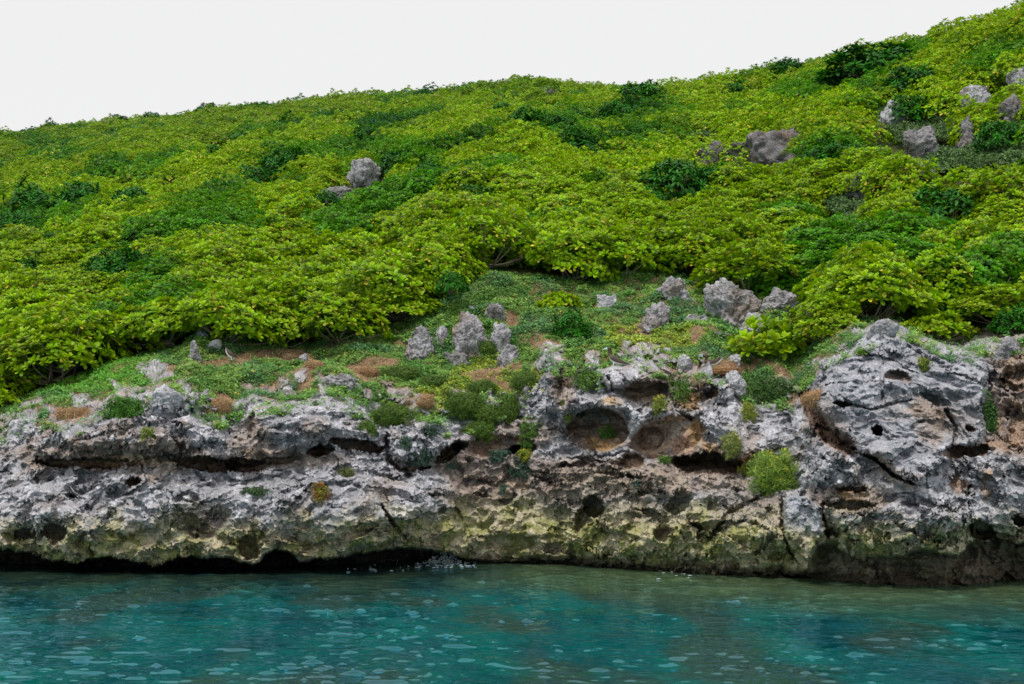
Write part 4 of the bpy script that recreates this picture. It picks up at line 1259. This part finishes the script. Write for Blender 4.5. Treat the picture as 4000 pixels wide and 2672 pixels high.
for (mx, my, mw, mh, lab) in MATS:
    rgm = np.random.default_rng(mx)
    n_ = int(mw * mh / 9)
    a_ = rgm.uniform(0, 6.28, n_); r_ = np.sqrt(rgm.random(n_)) * (1 + 0.5 * fbm(np.stack([np.cos(a_), np.sin(a_), a_ * 0 + mx], -1), 1.5, 2))
    qx, qr = mx + mw * 0.62 * r_ * np.cos(a_), my + mh * 0.75 * r_ * np.sin(a_)
    Ym = hill_Y(qx, qr)
    Pm = at(qx, qr, Ym)
    Pm[:, 2] = hill_ground(Pm[:, 0], Pm[:, 1])[0] + 0.10 + 0.55 * np.clip(0.35 + fbm(Pm * [1, 1, 0], 0.9, 3, off=5.), 0, 1) * rgm.uniform(0.6, 1, n_)
    cm = lerp3((0.07, 0.15, 0.05), (0.15, 0.25, 0.07), rgm.random(n_)) * rgm.uniform(0.6, 1.3, (n_, 1))
    if 'grassy' in lab:
        cm = cm * [1.5, 1.1, 1.1]
    g_ = scatter(HT, Pm, frames(np.tile([0, -0.4, 1.0], (n_, 1)) + rgm.normal(0, .3, (n_, 3)), rgm.uniform(0, 6.28, n_)), rgm.uniform(1.5, 3.0, n_), cm, rgm.integers(0, 8, n_))
    tag(link('creeper_mat' if 'grassy' not in lab else 'grass_strip', make_mesh('creeper_mat', *g_, M_herb, smooth=False)), lab, 'creeper' if 'grassy' not in lab else 'grass')

# ------------------------------------------------------------------ single plants
def surf_plant(name, px, row, wpx, hpx, label, tm, mat, cols, n, name_part='leaves', up=0.6, flower=None, stems=True, hollow=0.35, cat='plant', group=None, out_=0.5, sc=(0.7, 1.3), flat=0.6):
    """a clump on the rock; px,row its middle and wpx,hpx its size in photo pixels"""
    rg = np.random.default_rng(int(px * 7 + row))
    c = cliff_point(px, row + hpx * 0.3)
    k = c[1] / F
    a_, b_ = wpx * k / 2, hpx * k / 2
    root = empty(name, tuple(c))
    tag(root, label, cat, group)
    u = rg.normal(size=(n, 3)); u /= np.linalg.norm(u, axis=1)[:, None]
    rr = rg.uniform(hollow, 1, n)[:, None]
    lm = 1 + 0.75 * fbm(u * 1.0 + px, 1.6, 3)[:, None]
    Pq = u * rr * lm * np.array([a_, min(a_, b_) * flat, b_]) + np.array([0, -min(a_, b_) * flat * out_, hpx * k * 0.3])
    N_ = u * [1, 1, 1] + np.array([0, -0.3, up]) + rg.normal(0, .2, (n, 3))
    ci = rg.random(n)
    cc = lerp3(cols[0], cols[1], ci) * rg.uniform(0.75, 1.3, (n, 1))
    g_ = scatter(tm, Pq, frames(N_, rg.uniform(0, 6.28, n)), rg.uniform(sc[0], sc[1], n), cc, rg.integers(0, len(tm), n))
    link(name_part, make_mesh(name + '_' + name_part, *g_, mat, smooth=False), root)
    if stems:
        ps = []
        for i in rg.choice(n, min(12, n), replace=False):
            e = Pq[i]; s_ = np.linspace(0, 1, 4)[:, None]
            ps.append(tube(np.array([0, 0.03, -0.02]) * (1 - s_) + e * s_ + [0, 0, 0.03] * np.sin(s_ * 3.14), np.linspace(0.010, 0.004, 4), 4, (0.15, 0.14, 0.06)))
        link('stems', make_mesh(name + '_stems', *merge(ps), M_bark), root)
    if flower:
        fc, nfl = flower
        i = rg.choice(n, nfl)
        Pf = Pq[i] * 1.06 + rg.normal(0, .02, (nfl, 3)) + [0, -0.02, 0.02]
        g_ = scatter(HT, Pf, frames(np.tile([0, -0.6, 1.0], (nfl, 1)) + rg.normal(0, .2, (nfl, 3)), rg.uniform(0, 6.28, nfl)), rg.uniform(0.35, 0.65, nfl),
                     np.array(fc)[None] * rg.uniform(0.7, 1.1, (nfl, 1)), rg.integers(0, 8, nfl))
        link('flowers', make_mesh(name + '_flowers', *g_, M_herb, smooth=False), root)
    return root

GRN = ((0.06, 0.16, 0.02), (0.14, 0.26, 0.04)); SAGE = ((0.05, 0.10, 0.07), (0.10, 0.17, 0.12)); YGR = ((0.12, 0.20, 0.02), (0.30, 0.34, 0.04)); RED = ((0.30, 0.10, 0.03), (0.20, 0.26, 0.02))
FEATHERY = [blade_t(120 + k, 14, 0.10, lay=0.15) for k in range(5)]
FT2 = GT
SF = surf_plant
SF('flowering_bush', 3025, 1848, 190, 190, "large feathery bush with yellow flowers growing on the rock face", FEATHERY, M_herb, ((0.10, 0.22, 0.03), (0.30, 0.42, 0.06)), 800, flower=((0.85, 0.75, 0.02), 320), cat='bush', flat=0.8, hollow=0.1, sc=(.8, 1.9))
SF('flowering_bush', 2925, 1835, 70, 50, "small yellow flowered sprig at the left of the large flowering bush", FEATHERY, M_herb, YGR, 70, flower=((0.75, 0.60, 0.03), 50), cat='bush')
SF('flowering_plant', 2922, 1605, 52, 88, "narrow yellow flowered plant on the smooth grey slab", FEATHERY, M_herb, YGR, 110, flower=((0.7, 0.6, 0.05), 36))
SF('flowering_plant', 2868, 1725, 76, 120, "pale yellow flowered plant above the right end of the dark low cave", FEATHERY, M_herb, ((0.16, 0.22, 0.05), (0.30, 0.34, 0.10)), 150, flower=((0.7, 0.6, 0.05), 60))
SF('flowering_plant', 2572, 1578, 56, 70, "upright yellow flowered plant on the ridge above the round cave", HT, M_herb, YGR, 90, flower=((0.75, 0.65, 0.05), 30))
SF('flowering_plant', 2050, 1782, 52, 40, "bright yellow flowered plant below the brown overhang", HT, M_herb, YGR, 90, flower=((0.75, 0.62, 0.05), 50))
SF('leafy_plant', 2372, 1690, 66, 56, "small green plant growing inside the round cave", HT, M_herb, GRN, 120)
SF('leafy_plant', 2075, 1690, 90, 120, "leafy green plant trailing down beside the brown overhang", HT, M_herb, GRN, 260, flat=0.4)
SF('trailing_vine', 2660, 1520, 70, 140, "thin green vine hanging below the nest", HT, M_herb, GRN, 170, flat=0.25, cat='vine')
SF('trailing_vine', 3868, 1620, 54, 190, "column of dark green leaves in the gully at the right", HT, M_herb, ((0.03, 0.10, 0.02), (0.08, 0.18, 0.03)), 300, flat=0.3, cat='vine')
SF('leafy_plant', 3605, 1425, 60, 56, "sprawling green plant on the upper part of the big cliff rock", HT, M_herb, YGR, 80, flat=0.25)
SF('leafy_plant', 2285, 1480, 90, 90, "green leafy clump left of the standing bird's rock", HT, M_herb, GRN, 260, flat=0.3)
SF('leafy_plant', 2210, 1605, 40, 100, "yellowish tuft of plants on the rock left of the round cave", HT, M_herb, YGR, 110, flat=0.3)
SF('leafy_plant', 3000, 1525, 190, 120, "dark green herb mat hanging over the slab left of the big cliff rock", HT, M_herb, ((0.05, 0.13, 0.03), (0.10, 0.20, 0.04)), 900, flat=0.35, stems=False)
SF('leafy_plant', 1250, 1925, 66, 80, "red and green tuft on the pale lower rock", HT, M_herb, RED, 150, flat=0.3)
SF('leafy_plant', 485, 1595, 170, 90, "bright green leafy clump left of the tall white crag", HT, M_herb, ((0.05, 0.17, 0.015), (0.10, 0.26, 0.03)), 700, flat=0.5, stems=False)
SF('cushion_plant', 1640, 1775, 100, 76, "grey green cushion plant left of the slanting dark hole", HT, M_herb, SAGE, 330)
SF('cushion_plant', 1585, 1730, 40, 50, "small grey green tuft above the largest cushion plant", HT, M_herb, SAGE, 80)
SF('cushion_plant', 1680, 1682, 60, 40, "grey green cushion plant under the grass mounds", HT, M_herb, SAGE, 130)
SF('cushion_plant', 1950, 1780, 86, 44, "grey green cushion plant under the brown overhang", HT, M_herb, SAGE, 190)
SF('cushion_plant', 2035, 1840, 100, 54, "wide grey green cushion plant below the yellow flowered plant", HT, M_herb, SAGE, 240)
SF('cushion_plant', 1755, 1822, 50, 20, "small dark cushion plant below the slanting hole", HT, M_herb, SAGE, 60)
SF('cushion_plant', 2500, 1887, 36, 26, "little bluish cushion plant on the ledge under the brown scoop", HT, M_herb, SAGE, 50)
SF('cushion_plant', 1960, 1912, 30, 26, "tiny cushion plant on the lower rock at the middle", HT, M_herb, SAGE, 40)
SF('cushion_plant', 3990, 1815, 50, 36, "grey green cushion plant at the right edge", HT, M_herb, SAGE, 60)
SF('cushion_plant', 2590, 1803, 44, 22, "dark green cushion plant left of the dark low cave", HT, M_herb, GRN, 60)
SF('cushion_plant', 2250, 1600, 60, 60, "grey green bush on the rock shoulder left of the round cave", HT, M_herb, SAGE, 150)
SF('cushion_plant', 1355, 1845, 60, 36, "brown green cushion plant on the pale rock under the dark slot", HT, M_herb, ((0.10, 0.12, 0.03), (0.14, 0.18, 0.06)), 90)
SF('cushion_plant', 990, 1925, 100, 24, "thin green strip of moss on the left rock shelf", HT, M_herb, ((0.05, 0.11, 0.04), (0.10, 0.17, 0.07)), 120)
SF('cushion_plant', 570, 1690, 50, 34, "green moss patch below the tall white crag", HT, M_herb, YGR, 70)
for (px, row, wp, hp2, lab) in [
        (1530, 1622, 150, 80, "broad dark green grass mound hanging over the cliff edge on the left"),
        (1440, 1660, 60, 50, "small grass mound left of the broad one"),
        (1800, 1600, 150, 90, "largest rounded green grass mound above the slanting hole"),
        (1905, 1625, 100, 70, "low bright grass mound right of the largest one"),
        (1985, 1595, 70, 110, "upright grass mound at the right of the mound group"),
        (1870, 1680, 120, 60, "shaggy brown green grass mound hanging below the largest one"),
        (2045, 1490, 110, 70, "round dark grass mound with a brown foot above the mound group"),
        (1560, 1470, 150, 50, "green grass mound on the terrace above the flat topped rock"),
        (1880, 1530, 110, 50, "dark grass mound behind the largest one"),
        (1700, 1500, 100, 40, "grass mound beside the flat topped rock"),
        (1900, 1380 - 20, 80, 50, "short grass mound at the right foot of the rock cluster")]:
    SF('grass_mound', px, row, wp, hp2, lab, FT2, M_herb, ((0.045, 0.115, 0.012), (0.125, 0.20, 0.025)), int(wp * hp2 / 16), name_part='blades', stems=False, cat='grass mound', up=0.7, flat=0.7, hollow=0.35, sc=(.8, 2.0))
for (px, row, wp, hp2, lab) in [
        (3190, 1560, 110, 60, "brown straw clump left of the big cliff rock"),
        (860, 1575, 80, 60, "tan straw clump right of the tall white crag"),
        (1225, 1452, 90, 40, "tan straw clump on the terrace left of the low grey rock"),
        (1440, 1445, 80, 36, "tan straw clump on top of the low grey rock"),
        (290, 1615, 150, 44, "long straw bank at the left end of the cliff top"),
        (1665, 1570, 60, 44, "orange brown straw clump right of the flat topped rock")]:
    SF('straw_clump', px, row, wp, hp2, lab, ST, M_straw, ((0.34, 0.20, 0.10), (0.50, 0.34, 0.19)), int(wp * hp2 / 13), name_part='blades', stems=False, cat='straw', up=0.2, flat=0.6, hollow=0.6)

# ------------------------------------------------------------------ the birds
BR = (0.10, 0.066, 0.050); BR2 = (0.060, 0.036, 0.028); WH = (0.80, 0.80, 0.78); PB = (0.62, 0.78, 0.76); BL = (0.40, 0.58, 0.72)

def loft(cen, rad_v, rad_s, n=16, colf=None):
    """closed skin through oval sections; sections lie across the spine (x, z plane); rad_v up/down, rad_s sideways"""
    cen = np.array(cen, float)
    s0 = np.linspace(0, 1, len(cen)); s1 = np.linspace(0, 1, len(cen) * 4)
    def sm(a):
        a = np.array(a, float)
        v = np.interp(s1, s0, a)
        for _ in range(3):
            v[1:-1] = (v[:-2] + 2 * v[1:-1] + v[2:]) / 4
        return v
    c = np.stack([sm(cen[:, k]) for k in range(3)], -1)
    rv, rs = sm(rad_v), sm(rad_s)
    T = np.gradient(c, axis=0); T /= np.linalg.norm(T, axis=1)[:, None]
    S = np.tile([0, 1.0, 0], (len(c), 1))
    U = np.cross(S, T)
    an = np.linspace(0, 2 * math.pi, n, endpoint=False)
    ring = c[:, None] + rs[:, None, None] * np.cos(an)[None, :, None] * S[:, None] + rv[:, None, None] * np.sin(an)[None, :, None] * U[:, None]
    V = ring.reshape(-1, 3)
    Fq = [(k * n + j, k * n + (j + 1) % n, (k + 1) * n + (j + 1) % n, (k + 1) * n + j) for k in range(len(c) - 1) for j in range(n)]
    nv = len(V); V = np.concatenate([V, c[:1], c[-1:]])
    for j in range(0, n, 2):
        Fq.append((nv, (j + 2) % n, (j + 1) % n, j)); b_ = (len(c) - 1) * n
        Fq.append((nv + 1, b_ + j, b_ + (j + 1) % n, b_ + (j + 2) % n))
    an_all = np.concatenate([np.tile(an, len(c)), [0, 0]]); s_all = np.concatenate([np.repeat(s1, n), [0, 1]])
    C_ = colf(V, an_all, s_all)
    return V, np.array(Fq), C_

def feather_col(V, an, s, upsign=1, white0=0.42):
    u = np.sin(an) * upsign
    wmask = sstep(white0 - 0.03, white0 + 0.03, s) * sstep(-0.05, -0.35, u) * sstep(1.0, 0.93, s)
    return lerp3(np.where(s[:, None] < 0.36, np.array(BR2), np.array(BR)), WH, wmask)

def bird(loc, rot, k, label, pose):
    root = empty('seabird', tuple(loc))
    root.rotation_euler = rot
    root.scale = (k, k, k)
    tag(root, label, 'bird')
    U = 0.000363
    def q(pts, ox=830, oy=1545):                  # side view sketch, 1 unit = U metres, y downwards
        return [((x - ox) * U, 0, (oy - y) * U) for x, y in pts]
    if pose == 'stand':
        sp_ = [(505, 305), (560, 290), (640, 300), (700, 400), (700, 520), (690, 640), (730, 780), (860, 930), (1060, 1050), (1300, 1130), (1550, 1190), (1780, 1250), (2010, 1290)]
        rv = [40, 78, 98, 100, 88, 98, 150, 205, 195, 150, 100, 55, 14]
        rs = [36, 70, 88, 92, 88, 95, 150, 190, 180, 140, 90, 60, 30]
        bl = [((515, 300), (205, 372), 62)]
        eye_ = (590, 275)
        wing_ = [(640, 860), (800, 880), (1050, 990), (1350, 1130), (1650, 1230), (1930, 1285)]; wv = [50, 150, 175, 120, 60, 10]
        legs = [(880, 1180), (895, 1380), (800, 1540)]
        w0 = 0.50
    elif pose == 'sit':
        sp_ = [(505, 600), (560, 590), (650, 600), (720, 690), (730, 800), (720, 880), (760, 980), (900, 1080), (1100, 1080), (1350, 1020), (1560, 900), (1720, 720), (1850, 520)]
        rv = [45, 82, 105, 105, 95, 100, 150, 190, 180, 150, 90, 55, 14]
        rs = [40, 72, 90, 95, 90, 98, 150, 185, 180, 150, 90, 60, 40]
        bl = [((530, 580), (215, 560), 40), ((530, 625), (225, 665), 28)]
        eye_ = (600, 570)
        wing_ = [(820, 1010), (950, 1000), (1150, 980), (1350, 900), (1520, 740), (1600, 590)]; wv = [60, 150, 160, 110, 55, 12]
        legs = None
        w0 = 0.62
    else:      # crouching, breast to the left, tail raised, head bent down to the right
        sp_ = [(1010, 1380), (1060, 1330), (1110, 1240), (1080, 1150), (1000, 1170), (930, 1260), (850, 1280), (700, 1220), (560, 1090), (450, 930), (380, 760), (340, 600)]
        rv = [36, 70, 90, 88, 80, 100, 150, 175, 150, 110, 60, 14]
        rs = [34, 66, 84, 86, 84, 100, 150, 175, 150, 110, 60, 30]
        bl = [((1010, 1385), (960, 1560), 50)]
        eye_ = (1080, 1350)
        wing_ = [(880, 1180), (800, 1130), (680, 1060), (540, 900), (430, 700), (370, 540)]; wv = [50, 130, 150, 110, 55, 10]
        legs = [(800, 1380), (800, 1480), (840, 1560)]
        w0 = 0.50
    up = -1
    def cf(V, an, s):
        if pose == 'crouch':
            u = np.sin(an)
            # belly side is where the section points down/left
            wmask = sstep(w0, w0 + .04, s) * sstep(0.05, 0.35, -u) * sstep(1.0, 0.93, s)
            return lerp3(np.where(s[:, None] < 0.36, np.array(BR2), np.array(BR)), WH, wmask)
        u = np.sin(an)
        wmask = sstep(w0 - .03, w0 + .03, s) * sstep(-0.12, 0.10, u if pose_sign > 0 else -u) * sstep(0.97, 0.85, s)
        return lerp3(np.where(s[:, None] < 0.40, np.array(BR2), np.array(BR)), WH, wmask)
    # U axis of loft = S x T; for a spine running to +x it points to -z
    pose_sign = 1
    V, Fq, C_ = loft(q(sp_), np.array(rv) * U, np.array(rs) * U, 18, cf)
    body = link('body', make_mesh('bird_body', V, Fq, C_, M_feather), root)
    for a_, b_, r_ in bl:
        pa, pb = np.array(q([a_])[0]), np.array(q([b_])[0])
        s_ = np.linspace(0, 1, 6)[:, None]
        V, Fq, C_ = tube(pa * (1 - s_) + pb * s_ + (s_ ** 2) * (1 - s_) * [0, 0, 0.01], np.array([1, .86, .66, .45, .24, .05]) * r_ * U, 10, PB if pose != 'sit' else BL, 0.8)
        link('bill', make_mesh('bird_bill', V, Fq, C_, M_bill), root)
    for sgn in (-1, 1):
        V, Fq, C_ = loft([(x, sgn * 0.052 * (1 if i < 4 else 0.55 if i == 4 else .3), z_) for i, (x, y_, z_) in enumerate(q(wing_))], np.array(wv) * U, np.array([14, 60, 62, 46, 30, 8]) * U, 14,
                         lambda V, an, s: lerp3((0.105, 0.075, 0.058), (0.05, 0.035, 0.03), sstep(0.6, 0.95, s)))
        link('wing', make_mesh('bird_wing', V, Fq, C_, M_feather), root)
        e = np.array(q([eye_])[0]) + [0, sgn * 0.030, 0]
        Ve, Fe = ICO[3]
        link('eye', make_mesh('bird_eye', Ve * 0.0055 + e, Fe, np.tile([0.7, 0.68, 0.55], (len(Ve), 1)), M_bill), root)
        if legs:
            lp = np.array(q(legs)) + [0, sgn * 0.035, 0]
            s_ = np.linspace(0, 1, 7)
            lp2 = np.stack([np.interp(s_, [0, .45, 1], lp[:, j]) for j in range(3)], -1)
            lg = link('leg', make_mesh('bird_leg', *tube(lp2, np.array([46, 34, 18, 15, 14, 14, 15]) * U, 8, (0.62, 0.76, 0.62)), M_bill), root)
            # webbed foot: three toes and the skin between them
            h_ = lp2[-1]
            toes = [h_ + [-0.085, -0.035, -0.004], h_ + [-0.10, 0.0, -0.004], h_ + [-0.085, 0.035, -0.004]]
            V = np.array([h_ + [0.012, -0.01, 0.006], toes[0], toes[1] + [0.01, 0, 0], toes[2], h_ + [0.012, 0.01, 0.006], h_ + [0, 0, 0.014]])
            V = np.concatenate([V, V - [0, 0, 0.008]])
            Fq = np.array([[5, 0, 1, 2], [5, 2, 3, 4], [11, 8, 7, 6], [11, 10, 9, 8], [0, 6, 7, 1], [1, 7, 8, 2], [2, 8, 9, 3], [3, 9, 10, 4], [4, 10, 11, 5], [5, 11, 6, 0]])
            link('foot', make_mesh('bird_foot', V, Fq, np.tile([0.58, 0.72, 0.58], (12, 1)), M_bill, smooth=False), lg)
    return root

def top_point(px, row, back=0.0):
    c_ = cliff_point(px, row)
    return c_
def front(px0, px1, row0, row1):
    """depth just in front of everything of the cliff inside a picture box"""
    i0, i1 = np.searchsorted(PXA, [px0, px1]); j0, j1 = np.searchsorted(ROWA, [row0, row1])
    return float(CL_P[j0:j1, i0:i1, 1].min())
fb = front(2375, 2420, 1428, 1448)
BR_T = fb
bird(at(2393, 1440, fb + 0.03), (0, 0, 0), float((0.0638 * fb / F) / 0.000363), "brown seabird with a white belly standing upright on the cliff edge, facing left", 'stand')
yb = front(2760, 2850, 1395, 1440) - 0.05
bird(at(2766, 1449, yb), (0, 0, 0), float((0.0638 * yb / F) / 0.000363), "brown seabird sitting on its nest with an open pale blue bill", 'sit')
y3 = front(870, 925, 1370, 1398) - 0.12
bird(at(906, 1405, y3), (0, 0, 0), float((0.0638 * y3 / F) / 0.000363 * 0.80), "dark seabird crouching with bent head and raised tail on the bare brown earth", 'crouch')

# the nest: a ring of sticks and straw
nc = at(2828, 1447, yb - 0.12)
root = empty('bird_nest', tuple(nc))
tag(root, "low nest of orange brown sticks under the sitting bird", 'nest')
rg = np.random.default_rng(44)
ps = []
for k in range(520):
    a_ = rg.uniform(0, 6.28); r_ = rg.uniform(0.12, 0.42)
    p0 = np.array([r_ * math.cos(a_), r_ * 0.6 * math.sin(a_), rg.uniform(-0.09, 0.05) * (1.25 - r_)])
    d = np.array([-math.sin(a_), math.cos(a_), rg.normal(0, .15)]) + rg.normal(0, 0.35, 3) * [1, 1, .4]
    ln = rg.uniform(0.08, 0.22)
    ps.append(tube([p0 - d * ln / 2, p0 + rg.normal(0, .008, 3), p0 + d * ln / 2], [0.004, 0.006, 0.003], 4, np.array((0.46, 0.27, 0.13)) * rg.uniform(0.5, 1.3)))
link('twigs', make_mesh('nest_twigs', *merge(ps), M_straw), root)
V, Fq = ICO[3]
V = V * np.array([0.33, 0.20, 0.05]) + np.array([0, 0.02, -0.07])
link('nest_cup', make_mesh('nest_cup', V + 0.02 * fbm(V, 8, 2)[:, None], Fq, np.tile([0.16, 0.09, 0.05], (len(V), 1)), M_straw), root)

# ------------------------------------------------------------------ foam and spray
rg = np.random.default_rng(55)
Vi, Fi = ico(1)
parts_p, parts_s, parts_n = [], [], []
def on_sea(px, row):
    tz = ray(px, row)[1]
    q_ = at(px, row, CH / np.maximum(-tz, .02)); q_[..., 2] = 0.012
    return q_
# thin broken lines of foam drawn out along the rock foot
nn_ = 0
pos_l, sc_l = [], []
for x0, x1, n_, lo, hi_ in ((1620, 1860, 80, 2, 26), (1330, 1620, 16, 6, 30), (2560, 2700, 16, 4, 40)):
    fx = rg.uniform(x0, x1, n_)
    fr = interp(WL, fx) + lo + (hi_ - lo) * rg.random(n_) ** 1.8
    q_ = on_sea(fx, fr)
    s_ = rg.uniform(0.004, 0.014, n_)
    pos_l.append(q_); sc_l.append(np.stack([s_ * rg.uniform(1.5, 5, n_), s_ * rg.uniform(1, 3, n_), s_ * 0.5], -1))
# the splash against the rock and its drops
ns = 240
fx = rg.normal(1735, 34, ns)
hh = np.abs(rg.normal(0, 1, ns)) * 0.13 * np.exp(-((fx - 1735) / 60) ** 2)
q_ = on_sea(fx, interp(WL, fx) + 2); q_[:, 2] = hh; q_[:, 1] += rg.normal(0, 0.06, ns)
s_ = rg.uniform(0.004, 0.022, ns) * np.exp(-hh * 3)
pos_l.append(q_); sc_l.append(np.stack([s_ * rg.uniform(0.8, 2.4, ns), s_, s_ * rg.uniform(.6, 1.6, ns)], -1))
nd = 90
fx = rg.normal(1650, 110, nd)
q_ = on_sea(fx, interp(WL, fx) + 2); q_[:, 2] = rg.uniform(0.02, 0.42, nd) * np.exp(-((fx - 1680) / 150) ** 2); q_[:, 1] -= 0.1
s_ = rg.uniform(0.003, 0.007, nd)
pos_l.append(q_); sc_l.append(np.stack([s_, s_, s_], -1))
pos, scv = np.concatenate(pos_l), np.concatenate(sc_l)
R = np.zeros((len(pos), 3, 3)); R[:, 0, 0] = scv[:, 0]; R[:, 1, 1] = scv[:, 1]; R[:, 2, 2] = scv[:, 2]
g = scatter([(Vi, Fi, np.tile([0.62, 0.68, 0.72], (len(Vi), 1)))], pos, R, np.ones(len(pos)), np.ones((len(pos), 3)), np.zeros(len(pos), int))
tag(link('sea_foam', make_mesh('sea_foam', *g, M_foam)), "small white splash and foam where the sea meets the cliff", 'foam', kind='stuff')
